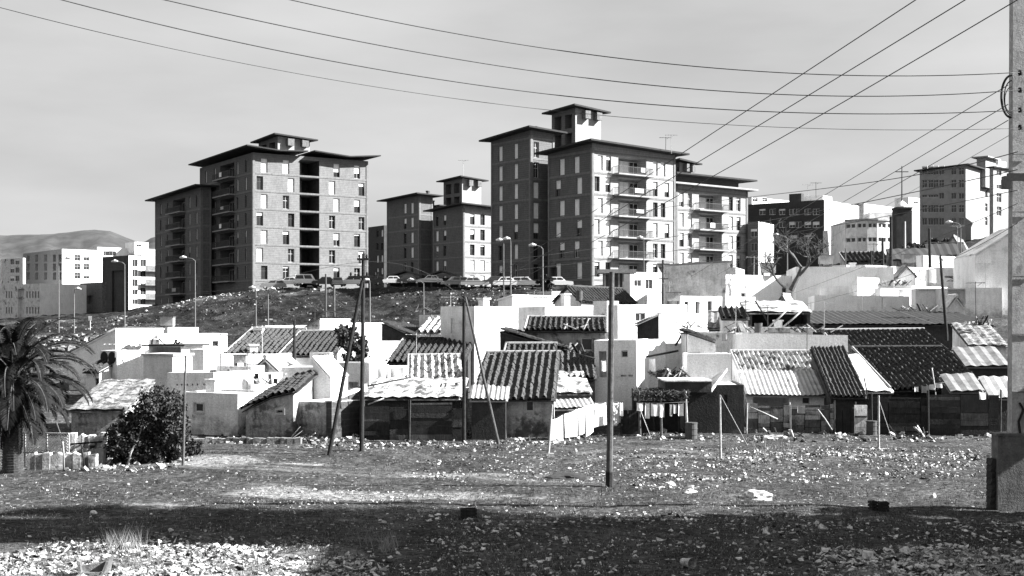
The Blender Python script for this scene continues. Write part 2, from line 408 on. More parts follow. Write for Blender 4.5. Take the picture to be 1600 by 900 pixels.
    if roof == 'tile_front' and rk == 'tile' and a > 2.5:
        q = MB(); e2 = .13; q.tube([(-.12, b+.02, H+rise+e2), (a+.12, b+.02, H+rise+e2)], .10, 8)
        q2 = MB(); k = over/b
        q2.tube([(-.1, -over, H-rise*k+e2+.02), (-.1, b, H+rise+e2)], .075, 7)
        mort = (q, q2)
    else: mort = None
    wo = w.build('wall', [m, mside] if mside else m, root)
    ro = r.build('roof', rm, root) if r.v else None
    if mort:
        mort[0].build('ridge_cap', TILED if m is DARKW else CONC, ro); mort[1].build('verge_mortar', CONC, ro)
    if roof == 'parapet' and cat == 'house' and a > 3 and b > 3 and random.random() < .55: chim = tuple(chim)+((random.uniform(.1,.8), random.uniform(.2,.7), random.uniform(.3,.9)),)
    for (cx, cy, ch) in chim:
        c = MB(); zz = H+(rise*.6 if 'tile' in roof else 0)-.3; c.box(a*cx, a*cx+.5, b*cy, b*cy+.5, zz, zz+ch+.3); c.box(a*cx-.08, a*cx+.58, b*cy-.08, b*cy+.58, zz+ch+.303, zz+ch+.4)
        c.build('chimney', m, ro or root)
    for o in ops:
        if o['kind'] == 'balc': balcony(root, B, o, o.get('ms', CONC), METAL, o.get('cloth'))
        else: add_opening(root, B, o)
    B.root = root
    if cat == 'house': root.rotation_euler[0] = random.uniform(-.009,.009); root.rotation_euler[1] = random.uniform(-.013,.013)
    if fin: fin(B, root)
    return B
def lattice_bands(B, root, floors, m, faces='fs', h=.28, z0=0, step=3.0):
    """projecting concrete floor bands and corner columns of a tower"""
    mb = MB(); a, b = B.a, B.b; e = .05
    for i in range(floors):
        z = z0+i*step
        if z < .3 or z+h > B.H-.05: continue
        mb.box(-e, a+e, -e, -.002, z, z+h); mb.box(a+.002, a+e, -.0015, b+e, z, z+h)
    for (x, y) in ((-.05,-.09),(a-.3,-.09)): mb.box(x, x+.36, y, -.055, 0, B.H-.05)
    for y in (0.0, b-.35): mb.box(a+.055, a+.09, y, y+.35, 0, B.H-.05)
    mb.build('floor_band', m, root)
# ---------------------------------------------------------------- the setting: ground, hills, sky
def make_ground():
    ts = np.concatenate([np.linspace(-3.5,-.75,30)[:-1], np.linspace(-.75,-.5,40)[:-1], np.linspace(-.5,.5,420)[:-1], np.linspace(.5,.75,40)[:-1], np.linspace(.75,3.5,30)])
    Ys = np.concatenate([np.linspace(-40,24,20)[:-1], np.linspace(24,62,300)[:-1], np.linspace(62,130,70)[:-1], np.linspace(130,230,160)[:-1], np.linspace(230,600,60)[:-1], [620,700,1000,2000,6000]])
    V = []; pale = []
    blobs = [(640,775,150,6),(480,772,110,5),(430,768,50,8),(345,721,60,7),(700,742,90,3),(560,778,90,3),(470,725,40,2),(250,793,60,4),(330,726,50,4)]
    for Y in Ys:
        for t in ts:
            x = t*max(Y, 20.0)
            if Y <= 600: z = ground(x, Y) if (abs(t) < .8) else terr(x, Y)
            else: z = 4.0-(Y-600)*.002
            V.append((x, Y, z)); p = 0
            if 24 < Y < 62 and abs(t) < .5:
                px = CX+F*t; py = HY+F*CAMZ/Y
                for bx, by, rx, ry in blobs:
                    d = ((px-bx)/rx)**2+((py-by)/ry)**2
                    if d < 2.5: p = max(p, 1.35-d*.7+noise.noise(Vector((x*1.5, Y*1.5, 0)))*.9)
                for tr in (lambda q: 722-10*math.sin((q-900)/90.) if 880<q<1180 else -99, lambda q: 712-8*math.sin((q-880)/80.) if 900<q<1200 else -99, lambda q: 748+.03*(q-1000) if 200<q<940 else -99, lambda q: 756+.035*(q-1000) if 200<q<940 else -99):
                    d = abs(py-tr(px))/(1.6+.004*(py-690)**1.2)
                    if d < 1.4: p = max(p, .33*(1.4-d))
                if py > 845:
                    n2 = noise.noise(Vector((x*.25, Y*.25, 5)))*.6
                    p = max(p, min(.8, (py-848)/22*(.6 if (px < 560+n2*120 or px > 1290+(900-py)*2) else 0)+n2*.3))
            if 140 < Y < 240:   # worn pale track and road at the foot of the bank
                px = CX+F*t
                if px < 720 and 151 < Y < 158: p = max(p, .6)
                if 186 < Y < 192 and px < 520: p = max(p, .5+noise.noise(Vector((x*.2,Y*.2,0)))*1.2)
            pale.append(max(0., min(1., p)))
    nx = len(ts); Fc = []
    for j in range(len(Ys)-1):
        for i in range(nx-1):
            a = j*nx+i; Fc.append((a, a+1, a+nx+1, a+nx))
    me = bpy.data.meshes.new('ground'); me.from_pydata(V, [], Fc)
    at_ = me.attributes.new('pale', 'FLOAT', 'POINT'); at_.data.foreach_set('value', pale)
    scr = [max(0., min(1., (v[1]-112)/12)) for v in V]; a3 = me.attributes.new('scrub', 'FLOAT', 'POINT'); a3.data.foreach_set('value', scr)
    me.polygons.foreach_set('use_smooth', [True]*len(Fc))
    m = bpy.data.materials.new('dry grass and earth'); m.use_nodes = True; nt = m.node_tree; N = nt.nodes; Lk = nt.links
    b = N['Principled BSDF']; b.inputs['Roughness'].default_value = .95; b.inputs['Specular IOR Level'].default_value = .1
    tc = N.new('ShaderNodeTexCoord')
    def nz(sc, det=8, ro=.75):
        n = N.new('ShaderNodeTexNoise'); n.inputs['Scale'].default_value = sc; n.inputs['Detail'].default_value = det; n.inputs['Roughness'].default_value = ro
        Lk.new(tc.outputs['Object'], n.inputs['Vector']); return n.outputs['Fac']
    def mr(s, a, bb, va, vb):
        r = N.new('ShaderNodeMapRange'); r.inputs[1].default_value = a; r.inputs[2].default_value = bb; r.inputs[3].default_value = va; r.inputs[4].default_value = vb
        Lk.new(s, r.inputs[0]); return r.outputs[0]
    def mm(o, x, y):
        k = N.new('ShaderNodeMath'); k.operation = o
        for i, q in enumerate((x, y)):
            if isinstance(q, (int, float)): k.inputs[i].default_value = q
            else: Lk.new(q, k.inputs[i])
        return k.outputs[0]
    def mix(f, x, y):
        k = N.new('ShaderNodeMix'); k.data_type = 'FLOAT'
        for i, q in ((0, f), (2, x), (3, y)):
            if isinstance(q, (int, float)): k.inputs[i].default_value = q
            else: Lk.new(q, k.inputs[i])
        return k.outputs[0]
    base = mr(nz(6, 8, .8), .38, .62, .001, .085)
    base = mm('MULTIPLY', mm('MULTIPLY', base, mr(nz(.35, 7, .75), .35, .65, .5, 1.6)), mr(nz(1.6, 6, .8), .36, .64, .55, 1.5))
    # small pale stones and dark clods lying in the soil
    v = N.new('ShaderNodeTexVoronoi'); v.inputs['Scale'].default_value = 5.5; v.inputs['Randomness'].default_value = 1
    Lk.new(tc.outputs['Object'], v.inputs['Vector'])
    sep = N.new('ShaderNodeSeparateColor'); Lk.new(v.outputs['Color'], sep.inputs[0])
    dens = mm('ADD', mr(nz(.22, 5, .7), .42, .68, .0, .28), .05)
    st = mm('MULTIPLY', mm('LESS_THAN', sep.outputs[0], dens), mr(v.outputs['Distance'], .25, .33, 1, 0))
    c = mix(st, base, mr(sep.outputs[1], 0, 1, .1, .4))
    at2 = N.new('ShaderNodeAttribute'); at2.attribute_name = 'pale'
    pn = mm('MULTIPLY', at2.outputs['Fac'], mr(nz(3.5, 9, .85), .42, .56, .0, .9))
    c = mix(mm('MINIMUM', pn, 1), c, mr(nz(9, 5, .8), .35, .65, .12, .5))
    at3 = N.new('ShaderNodeAttribute'); at3.attribute_name = 'scrub'
    c = mm('MULTIPLY', c, mix(at3.outputs['Fac'], 1.0, mr(nz(.25, 8, .8), .4, .6, .08, .6)))
    cb = N.new('ShaderNodeCombineColor')
    for i in range(3): Lk.new(c, cb.inputs[i])
    Lk.new(cb.outputs[0], b.inputs['Base Color'])
    bp = N.new('ShaderNodeBump'); bp.inputs['Strength'].default_value = .9; bp.inputs['Distance'].default_value = .12
    Lk.new(nz(5, 9, .8), bp.inputs['Height']); Lk.new(bp.outputs[0], b.inputs['Normal'])
    me.materials.append(m); structure('ground', me)
make_ground()
def make_hills():
    mb = MB(); prof = [(-900,420),(-400,392),(-100,362),(8,366),(60,364),(110,361),(150,357),(172,359),(200,370),(222,378),(240,367),(300,372),(420,385),(520,402),(600,410),(800,440),(1100,470),(1500,480)]
    xs = np.arange(-900, 1501, 8); rows = 26; Y0, Y1 = 2100, 3000
    def h(px): return np.interp(px, [p[0] for p in prof], [p[1] for p in prof])
    V = []
    for j in range(rows):
        f = j/(rows-1)
        for px in xs:
            Y = Y0+(Y1-Y0)*f; zt = wz(h(px), Y1)
            z = zt*(f**.8)*(1+.0) + (noise.noise(Vector((px*.02, f*6, 2)))*16+noise.noise(Vector((px*.08, f*14, 2)))*7+noise.noise(Vector((px*.3, f*30, 2)))*4)*min(1, (1-f)*5+.12)*min(1,f*4)
            V.append((wx(px, Y), Y, z-3))
    n = len(xs)
    for px in xs: V.append((wx(px, Y1+900), Y1+900, -20))
    Fc = [(j*n+i, j*n+i+1, (j+1)*n+i+1, (j+1)*n+i) for j in range(rows) for i in range(n-1)]
    me = bpy.data.meshes.new('hills'); me.from_pydata(V, [], Fc); me.materials.append(HILLM)
    me.polygons.foreach_set('use_smooth', [True]*len(Fc)); structure('hills', me)
make_hills()
SUN_AZ = Vector((1, -.06, 0)).normalized(); SUN_EL = rad(34)
def make_sky():
    w = bpy.data.worlds.new('World'); scene.world = w; w.use_nodes = True; nt = w.node_tree; N = nt.nodes; Lk = nt.links
    bg = N['Background']; sk = N.new('ShaderNodeTexSky'); sk.sky_type = 'NISHITA'; sk.sun_disc = False
    sk.sun_elevation = SUN_EL; sk.sun_rotation = math.atan2(SUN_AZ.x, SUN_AZ.y); sk.air_density = 1.0; sk.dust_density = 3.0; sk.ozone_density = 1.0
    bw = N.new('ShaderNodeRGBToBW'); Lk.new(sk.outputs[0], bw.inputs[0])
    tc = N.new('ShaderNodeTexCoord'); mp = N.new('ShaderNodeMapping'); mp.inputs['Scale'].default_value = (1, 1, 4)
    Lk.new(tc.outputs['Generated'], mp.inputs[0])
    n = N.new('ShaderNodeTexNoise'); n.inputs['Scale'].default_value = 3.0; n.inputs['Detail'].default_value = 7; Lk.new(mp.outputs[0], n.inputs[0])
    r = N.new('ShaderNodeMapRange'); r.inputs[1].default_value = .35; r.inputs[2].default_value = .65; r.inputs[3].default_value = .9; r.inputs[4].default_value = 1.1
    Lk.new(n.outputs[0], r.inputs[0])
    m = N.new('ShaderNodeMath'); m.operation = 'MULTIPLY'; Lk.new(bw.outputs[0], m.inputs[0]); Lk.new(r.outputs[0], m.inputs[1])
    # thin even veil of high cloud over the sky
    cl = N.new('ShaderNodeMapRange'); cl.inputs[1].default_value = .3; cl.inputs[2].default_value = .7; cl.inputs[3].default_value = 2.45; cl.inputs[4].default_value = 3.4
    Lk.new(n.outputs[0], cl.inputs[0])
    mxx = N.new('ShaderNodeMix'); mxx.data_type = 'FLOAT'; mxx.inputs[0].default_value = .7; Lk.new(m.outputs[0], mxx.inputs[2]); Lk.new(cl.outputs[0], mxx.inputs[3])
    Lk.new(mxx.outputs[0], bg.inputs[0]); bg.inputs[1].default_value = SKY_STRENGTH
    s = bpy.data.lights.new('sun', 'SUN'); s.energy = 5.0; s.angle = rad(.53); s.color = (1,1,1)
    o = link('sun', s); d = SUN_AZ*math.cos(SUN_EL)+Vector((0,0,math.sin(SUN_EL))); o.rotation_euler = d.to_track_quat('Z','Y').to_euler()
    v = scene.view_settings; v.view_transform = 'Standard'; v.look = 'None'; v.gamma = 1; v.exposure = EXPO; v.use_curve_mapping = False
    cam = bpy.data.cameras.new('camera'); cam.sensor_width = 36; cam.lens = F/1600*36; cam.shift_y = (HY-450)/1600; cam.clip_end = 12000
    c = link('camera', cam); c.location = (0,0,CAMZ); c.rotation_euler = (rad(90),0,0); scene.camera = c
SKY_STRENGTH, EXPO = .05, 2.2
make_sky()
# ---------------------------------------------------------------- brick towers
def shut_r(): return random.choice([0,0,0,.25,.5,1,1,1,1,.6,.15])
def win_cols(B, face, cols, floors, zf, w=1.05, h=2.05, stag=None):
    """cols: pixel centres; stag: alternative centres on odd floors; windows counted from the top floor down"""
    out = []
    for i in range(floors):
        cc = stag if (stag and i % 2) else cols
        for c in cc:
            s, _ = fx(B, c, face); z = zf-3.0*i-h
            if z < .2: continue
            out.append(dict(f=face, x0=s-w/2, x1=s+w/2, z0=z, z1=z+h, d=.34, kind='win', shut=random.choice([1,1,1,1,.9,.5,0,0]) if face=='f' else shut_r(), fm=random.choice([METAL,METAL,FRAME])))
    return out
def balc_cols(B, face, p0, p1, floors, zf, ground_floor=True):
    s0,_ = fx(B, p0, face); s1,_ = fx(B, p1, face); out = []
    for i in range(floors):
        z = zf-3.0*i-2.35
        if z < .2: continue
        out.append(dict(f=face, x0=min(s0,s1), x1=max(s0,s1), z0=z, z1=z+2.5, d=1.9, kind='balc', cloth=random.choice([None,None,CLOTH,CLOTHG,None])))
    return out
def vents(B, root, spots):
    for (x, y) in spots:
        mb = MB(); z = B.H+.3; mb.tube([(B.a*x,B.b*y,z-.5),(B.a*x,B.b*y,z+.9)], .28, 10); mb.tube([(B.a*x,B.b*y,z+.95),(B.a*x,B.b*y,z+1.15)], .4, 10)
        mb.build('chimney', METAL, root)
# left cluster
def t1(B):
    z = B.H-.9
    o = win_cols(B,'s',[413,447],8,z,1.15,2.3,[406,455]) + win_cols(B,'s',[526,558],8,z,1.15,2.3,[519,565])
    o += win_cols(B,'f',[322,336,371,384],8,z,.75,2.1)
    o += balc_cols(B,'f',344,366,8,z)
    s0,_ = fx(B,468,'s'); s1,_ = fx(B,499,'s')
    for i in range(8): o.append(dict(f='s',x0=s0,x1=s1,z0=max(.1,z-3*i-2.62),z1=z-3*i+.27,d=5.0,kind='void'))
    return o
def t1fin(B, root):
    lattice_bands(B,root,9,BAND, z0=B.H-.9-24+.35-3)
    z = B.H-.9; s0,_ = fx(B,468,'s'); s1,_ = fx(B,499,'s')
    mb = MB()
    for i in range(8): mb.box(B.a-2.9,B.a-2.6,s0+.02,s0+(s1-s0)*.4,max(.1,z-3*i-2.45)+.01,z-3*i+.1)
    mb.build('landing_screen', BRICK, root)
    for i in range(8):
        q = MB(); q.box(B.a-4.99,B.a-4.9,s0+.02,s1-.02,max(.1,z-3*i-2.61),z-3*i+.26); q.box(B.a-4.9,B.a-.15,s1-.06,s1-.02,max(.1,z-3*i-2.61),z-3*i+.26); q.build('recess_shade_panel', DARKW, root)  # near-black panels paint shade onto the recess back and right wall
    def slab(y0, y1, za, zb, x0=-1.7, x1=None, t=.2):
        x1 = B.a+1.7 if x1 is None else x1; q = MB(); H = B.H+.06
        q.hexa([(x0,y0,H+za-.25),(x1,y0,H+za),(x1,y1,H+zb),(x0,y1,H+zb-.25),(x0,y0,H+za-.25+t),(x1,y0,H+za+t),(x1,y1,H+zb+t),(x0,y1,H+zb-.25+t)]); q.build('roof_slab', ROOFD, root)
        q = MB(); q.box(.3, B.a-.3, y0+1.9 if y0<0 else y0+.3, y1-.3 if y1<B.b else y1-1.9, B.H+.003, H+min(za,zb)-.28); q.build('roof_curb', BAND, root) if min(za,zb)>.4 else None
    slab(-1.7, s0*.5, .75, .3); slab(s0*.5+.01, s0+.9, .3, .55); slab(s1-1.6, B.b*.8, .7, .2); slab(B.b*.8+.01, B.b+1.7, .2, .75)

    for i in range(8):
        mb = MB(); mb.box(B.a-.1,B.a+.02,s0+.01,s1-.01,max(.12,z-3*i-2.61),z-3*i-2.45); mb.build('landing_kerb', WHITE, root)
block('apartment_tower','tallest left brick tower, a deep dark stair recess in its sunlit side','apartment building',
      313,395,575,238,214,57,m=BRICK,mside=BRICKSUN,ops=t1,roof='parapet',par=.05,rm=BAND,fin=t1fin,base=10.2)
def t1b(B):
    z = B.H-.9
    return win_cols(B,'f',[251,262,296,307],7,z,.75,2.0)+balc_cols(B,'f',270,289,7,z)
block('apartment_tower','lower dark brick tower wing stepping down at the far left of the tallest left tower','apartment building',
      243,314,330,296,227,57,m=BRICK,ops=t1b,roof='slab',rm=ROOFD,over=1.6,dz=(0,.5,.5,0),base=7.5,fin=lambda B,r: lattice_bands(B,r,8,BAND,z0=B.H-.9-24+.35))
def pent(name_label, L, C, R, top, Y, base, th=55, m=BRICK):
    def ops(B):
        o = []
        a = B.a; h = B.H
        for x0, x1 in ((.12,.42),(.56,.86)): 
            for z0, z1 in ((h-2.6,h-.5),(h-5.4,h-3.3)):
                if z0 > .5: o.append(dict(f='f',x0=a*x0,x1=a*x1,z0=z0,z1=z1,d=1.2,kind='void'))
        return o
    def fin(B, r):
        mb = MB(); 
        mb.box(B.a+.003, B.a+.9, B.b*.25, B.b*.45, B.H-1.2, B.H-.003); mb.box(B.a+.003, B.a+.9, B.b*.7, B.b*.9, B.H-1.2, B.H-.003)
        mb.build('bracket', CONCD, r)
    block('stair_head', name_label, 'roof tower', L, C, R, top, Y, th, m=m, ops=ops, roof='slab', rm=ROOFD, over=1.1, dz=(.1,.5,.0,.3), base=base, fin=fin, mside=CONC)
pent('small stair head on the roof of the tall left brick tower',404,434,484,216,222,34.0)
block('apartment_tower','distant grey brick block seen between the left tower and the middle tower','apartment building',560,600,610,352,300,55,m=BRICKD,
      ops=lambda B: win_cols(B,'f',[590,597],4,B.H-1,1.0,1.6),roof='parapet',base=8)
# right cluster
def tA(B):
    z = B.H-1.0
    o = win_cols(B,'f',[878,901],6,z,1.15,2.3,[872,905])+[dict(f='f',x0=fx(B,860,'f')[0],x1=fx(B,869,'f')[0],z0=.3,z1=3.6,d=.8,kind='void')]
    o += win_cols(B,'s',[938,951,1024,1036],6,z,.95,2.1,[933,950,1024,1042])
    o += balc_cols(B,'s',966,1010,6,z)
    return o
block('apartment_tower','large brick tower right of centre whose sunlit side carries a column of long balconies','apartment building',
      857,925,1055,230,179,52,m=BRICK,mside=BRICKSUN2,ops=tA,roof='slab',rm=ROOFD,over=1.5,dz=(0,.7,.2,.2),base=10.0,fin=lambda B,r: lattice_bands(B,r,8,BAND,z0=B.H-1.0-24+.35+3))
block('apartment_tower','shaded brick tower wing with narrow shuttered windows, directly left of the balconied tower','apartment building',
      768,829,866,210,188,52,m=BRICK,
      ops=lambda B: win_cols(B,'f',[782,806],8,B.H-1.0,.95,2.2)+win_cols(B,'s',[838],8,B.H-1.0,1.0,2.3),
      roof='slab',rm=ROOFD,over=1.4,dz=(.0,.8,.5,.3),base=10.0,fin=lambda B,r: (lattice_bands(B,r,9,BAND,z0=B.H-1-27+.35+3), vents(B,r,[(.9,.4)])))
pent('tall stair head with angled flat roof rising above the balconied tower right of centre',862,899,939,172,194,28.0,52)
def tC(B):
    z = B.H-1.2
    return win_cols(B,'s',[1065,1078,1142,1154],5,z,.95,2.1)+balc_cols(B,'s',1092,1128,5,z)
block('apartment_tower','lower balconied brick wing with double flat roof, right of the large balconied tower','apartment building',
      1040,1056,1168,288,192,52,m=BRICK,mside=BRICKSUN2,ops=tC,roof='slab',rm=CONC,over=1.2,dz=(0,0,0,0),base=10.5,
      fin=lambda B,r: (lattice_bands(B,r,6,BAND,z0=B.H-1.2-15+.35), (lambda mb:(mb.box(.8,B.a-.8,1.0,B.b-1.2,B.H+.26,B.H+1.5),mb.build('attic',BRICKD,r)))(MB()), (lambda mb:(mb.box(-.8,B.a+1.0,-.8,B.b+1.2,B.H+1.503,B.H+1.75),mb.build('roof_slab',ROOFD,r)))(MB())))
pent('small roofed water tank hut on the roof behind the lower balconied wing',1052,1062,1082,256,200,24.0,52)
# middle cluster
block('apartment_tower','shaded brick tower in the middle distance with two close window columns','apartment building',
      605,655,676,308,258,52,m=BRICK,ops=lambda B: win_cols(B,'f',[633,644],5,B.H-1,1.0,2.1),roof='slab',rm=ROOFD,over=1.6,dz=(-.0,.5,.3,.2),base=10,
      fin=lambda B,r: (lattice_bands(B,r,7,BAND,z0=B.H-1-21+.35), vents(B,r,[(.9,.9),(.97,.7)])))
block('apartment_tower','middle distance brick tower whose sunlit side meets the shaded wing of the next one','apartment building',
      677,724,785,325,248,52,m=BRICK,mside=BRICKSUN2,ops=lambda B: win_cols(B,'f',[683,695],5,B.H-1,.95,2.0)+win_cols(B,'s',[738,754],5,B.H-1,1.1,2.1),
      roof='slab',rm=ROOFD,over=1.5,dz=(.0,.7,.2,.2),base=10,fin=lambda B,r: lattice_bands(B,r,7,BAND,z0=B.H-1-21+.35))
pent('stair head with angled flat roof on the middle distance brick towers',693,722,752,281,262,24.0,52)
block('apartment_tower','low dark connecting brick block between the two middle distance towers','apartment building',
      648,688,700,322,262,52,m=BRICK,ops=lambda B: win_cols(B,'f',[663],5,B.H-1,.9,1.9),roof='slab',rm=ROOFD,over=.6,base=10,fin=lambda B,r: vents(B,r,[(.3,.4),(.6,.4)]))
def canopy():
    r = empty('covered_market','low dark building with folded roof at the foot of the middle towers','building',Vector((wx(608,225),225,10.6)))
    a = wx(718,225)-wx(608,225); 
    for i in range(6):
        w = MB(); w.box(i*a/5-.15 if i else 0, i*a/5+.15, 0, .3, 0, 2.9); w.build('column', BRICKD, r)
    w = MB(); w.box(0,a,4.0,4.2,0,3.0); w.box(0,.2,.31,4.0,0,3); w.box(a-.2,a,.31,4.0,0,3); w.build('wall', DARKW, r)
    w = MB()
    for k in range(2):
        x0 = k*a/2-.4; x1 = (k+1)*a/2+.2*k; xm = (x0+x1)/2
        w.hexa([(x0,-1.0,3.0),(xm,-1.0,4.0),(xm,5,4.0),(x0,5,3.0),(x0,-1.0,3.25),(xm,-1.0,4.25),(xm,5,4.25),(x0,5,3.25)])
        w.hexa([(xm+.003,-1.0,4.0),(x1,-1.0,3.0),(x1,5,3.0),(xm+.003,5,4.0),(xm+.003,-1.0,4.25),(x1,-1.0,3.25),(x1,5,3.25),(xm+.003,5,4.25)])
    w.build('roof', ROOFD, r)
canopy()
# ---------------------------------------------------------------- far left
def grid_ops(B, face, cols, rows, w, h, **k):
    o = []
    for c in cols:
        for r in rows:
            s, ya = fx(B, c, face); z = wz(r, ya)-B.z0
            o.append(dict(f=face, x0=s-w/2, x1=s+w/2, z0=z-h/2, z1=z+h/2, d=.25, kind='win', shut=random.choice([0,0,.3,.5]), **k))
    return o
def fl1(B):
    o = grid_ops(B,'s',[121,135],[403,417,431],1.5,1.6)
    for c in (44,57,71,85,94):
        for r in (403,417,431):
            s, ya = fx(B, c, 'f'); z = wz(r, ya)-B.z0; o.append(dict(f='f',x0=s-1.1,x1=s+1.1,z0=z-1,z1=z+.9,d=1.2,kind='void'))
    return o
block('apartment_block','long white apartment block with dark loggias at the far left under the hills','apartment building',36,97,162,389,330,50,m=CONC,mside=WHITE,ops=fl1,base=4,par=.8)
block('apartment_block','small white terraced block at the left edge of the photo','apartment building',2,36,40,403,322,40,m=WHITE2,ops=lambda B: grid_ops(B,'f',[19,27],[409,422,435],2.0,1.4),base=4)
block('apartment_block','white roofed block behind, partly hidden by the dark and light corner building','apartment building',120,152,246,386,380,50,m=WHITE,ops=lambda B: grid_ops(B,'s',[165,176,205],[396],2.2,1.4),base=4,par=.6)
block('roof_house','small white rooftop house above the far left blocks','building',196,210,232,378,382,50,m=WHITE,base=26,ops=lambda B: grid_ops(B,'s',[217],[383],1.5,1))
def fl2(B):
    s0,_=fx(B,175,'f'); s1,_=fx(B,193,'f')
    return grid_ops(B,'s',[211,224],[411,427,442,455,470],1.3,1.5)+[dict(f='f',x0=s0,x1=s1,z0=B.H-16,z1=B.H-3,d=.5,kind='panel')]
def fl2fin(B, r):
    s,_=fx(B,236,'s'); mb = MB()
    for i in range(6): mb.box(B.a+.003,B.a+1.3,s-2.2,s+2.5,B.H-3.2-i*2.9,B.H-3.0-i*2.9); mb.box(B.a+1.2,B.a+1.3,s-2.2,s+2.5,B.H-2.99-i*2.9,B.H-2.0-i*2.9)
    mb.build('balcony', CONCD, r)
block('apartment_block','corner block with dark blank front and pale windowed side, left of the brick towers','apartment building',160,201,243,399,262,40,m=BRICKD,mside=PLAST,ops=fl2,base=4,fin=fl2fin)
def sch(B):
    o=[]
    for c in [10,14,18]+[42,46.5,51,55.5,60]:
        for r in (460.5,485): 
            s,ya=fx(B,c,'f'); z=wz(r,ya)-B.z0; o.append(dict(f='f',x0=s-.22,x1=s+.22,z0=z-.65,z1=z+.65,d=.2,kind='win'))
    s0,_=fx(B,28,'f'); s1,_=fx(B,38,'f'); o.append(dict(f='f',x0=s0,x1=s1,z0=.6,z1=B.H-.9,d=.7,kind='void'))
    return o
def sch2(B):
    s0,_=fx(B,28,'f'); s1,_=fx(B,38,'f'); mb=MB(); mb.box(s0+.02,s1-.02,.2,.5,B.H*.5,B.H*.56); mb.build('landing', CONC, r_) if False else None
block('school','long low pale building with narrow window slits at the left edge','school',-30,62,135,443,238,35,m=WHITE2,mside=WHITE,ops=sch,base=4.5,par=.4)
block('annex_building','grey low annex with a dark square opening beside the pale school','building',125,160,166,441,246,45,m=CONCD,
      ops=lambda B:[dict(f='f',x0=fx(B,136,'f')[0],x1=fx(B,146,'f')[0],z0=wz(474,246)-B.z0,z1=wz(461,246)-B.z0,d=.5,kind='void')],base=4.5)
# ---------------------------------------------------------------- far right
GREYR=mat('grey render',.26,.15,1,kind='concrete')
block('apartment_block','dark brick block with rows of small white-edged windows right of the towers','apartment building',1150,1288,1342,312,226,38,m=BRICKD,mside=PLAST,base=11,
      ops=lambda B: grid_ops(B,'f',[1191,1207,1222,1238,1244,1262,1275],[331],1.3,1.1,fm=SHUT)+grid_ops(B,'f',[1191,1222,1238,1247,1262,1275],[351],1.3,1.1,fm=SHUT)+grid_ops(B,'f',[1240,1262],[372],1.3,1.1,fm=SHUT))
block('stair_head','dark rooftop stair box above the dark brick block','roof tower',1233,1252,1256,302,230,38,m=BRICKD,base=26)
block('roof_house','pale low rooftop structure with antennas right of the dark stair box','building',1254,1286,1300,305,240,38,m=PLAST,base=26)
block('apartment_block','far white roofline with terraces seen above the dark brick block','apartment building',1160,1175,1236,308,300,50,m=WHITE,base=12,ops=lambda B: grid_ops(B,'s',[1180,1195],[312],2,1))
block('apartment_block','narrow house with pale side and two dark windows beside the lower balconied wing','apartment building',1168,1185,1209,346,200,30,m=BRICK,mside=PLAST,base=9,
      ops=lambda B: grid_ops(B,'f',[1178],[364,386,406],1.1,1.3))
block('apartment_block','pale windowless house wall right of the dark brick block','building',1286,1293,1336,360,214,45,m=PLAST,base=12,par=.3)
block('apartment_block','white far block behind the chapel between the band-windowed building and tall grey block','apartment building',1398,1420,1441,308,300,50,m=WHITE,base=18,ops=lambda B: grid_ops(B,'s',[1431],[315],2,1))
block('apartment_block','grey far block low behind the band-windowed building','apartment building',1330,1350,1400,318,320,45,m=WHITE2,base=18)
def curved():
    Y=205; r=empty('curved_building','pale two-storey building with curved front and dark window bands','building',Vector((wx(1335,Y),Y,13)))
    pts=[(1320,0,0),(1335,2,-1.2),(1350,0,-1.9),(1366,0,-1.9),(1382,0,-1.2),(1398,0,0)]
    P=[Vector((wx(p[0],Y)-wx(1335,Y), p[2],0)) for p in pts]; H=wz(346,Y)-13
    w=MB(); bands=[(wz(357,Y)-13,wz(350,Y)-13),(wz(379,Y)-13,wz(372,Y)-13)]
    for a,b in zip(P[:-1],P[1:]):
        U=(b-a); L=U.length; U.normalize(); N=Vector((U.y,-U.x,0)); ops=[(L*.08,L*.92,z0,z1,.3) for z0,z1 in bands]
        wallgrid(w,a,U,N,L,H,ops)
        for z0,z1 in bands:
            for k in range(2):
                x0=L*(.08+.42*k)+.04; x1=L*(.08+.42*(k+1))-.04; ww=x1-x0; hh=z1-z0
                link('window',window_mesh(ww,hh,False,SHUT),r,a+U*x0-N*.14+Vector((0,0,z0)),(0,0,math.atan2(U.y,U.x)))
    w.poly([(p.x,p.y,H) for p in P]+[(P[-1].x,9,H),(P[0].x,9,H)]); w.poly([(P[-1].x,0,0),(P[-1].x,9,0),(P[-1].x,9,H),(P[-1].x,0,H)]); w.poly([(P[0].x,9,0),(P[0].x,0,0),(P[0].x,0,H),(P[0].x,9,H)])
    w.build('wall',PLAST,r); c=MB()
    for a,b in zip(P[:-1],P[1:]):
        c.hexa([a+Vector((0,-.3,H+.003)),b+Vector((0,-.3,H+.003)),b+Vector((0,.3,H+.003)),a+Vector((0,.3,H+.003)),a+Vector((0,-.3,H+.3)),b+Vector((0,-.3,H+.3)),b+Vector((0,.3,H+.3)),a+Vector((0,.3,H+.3))])
    c.build('cornice',CONC,r); s=MB(); s.box(3,8,2,6,H+.003,H+1.6); s.build('roof_hut',PLAST,r)
curved()
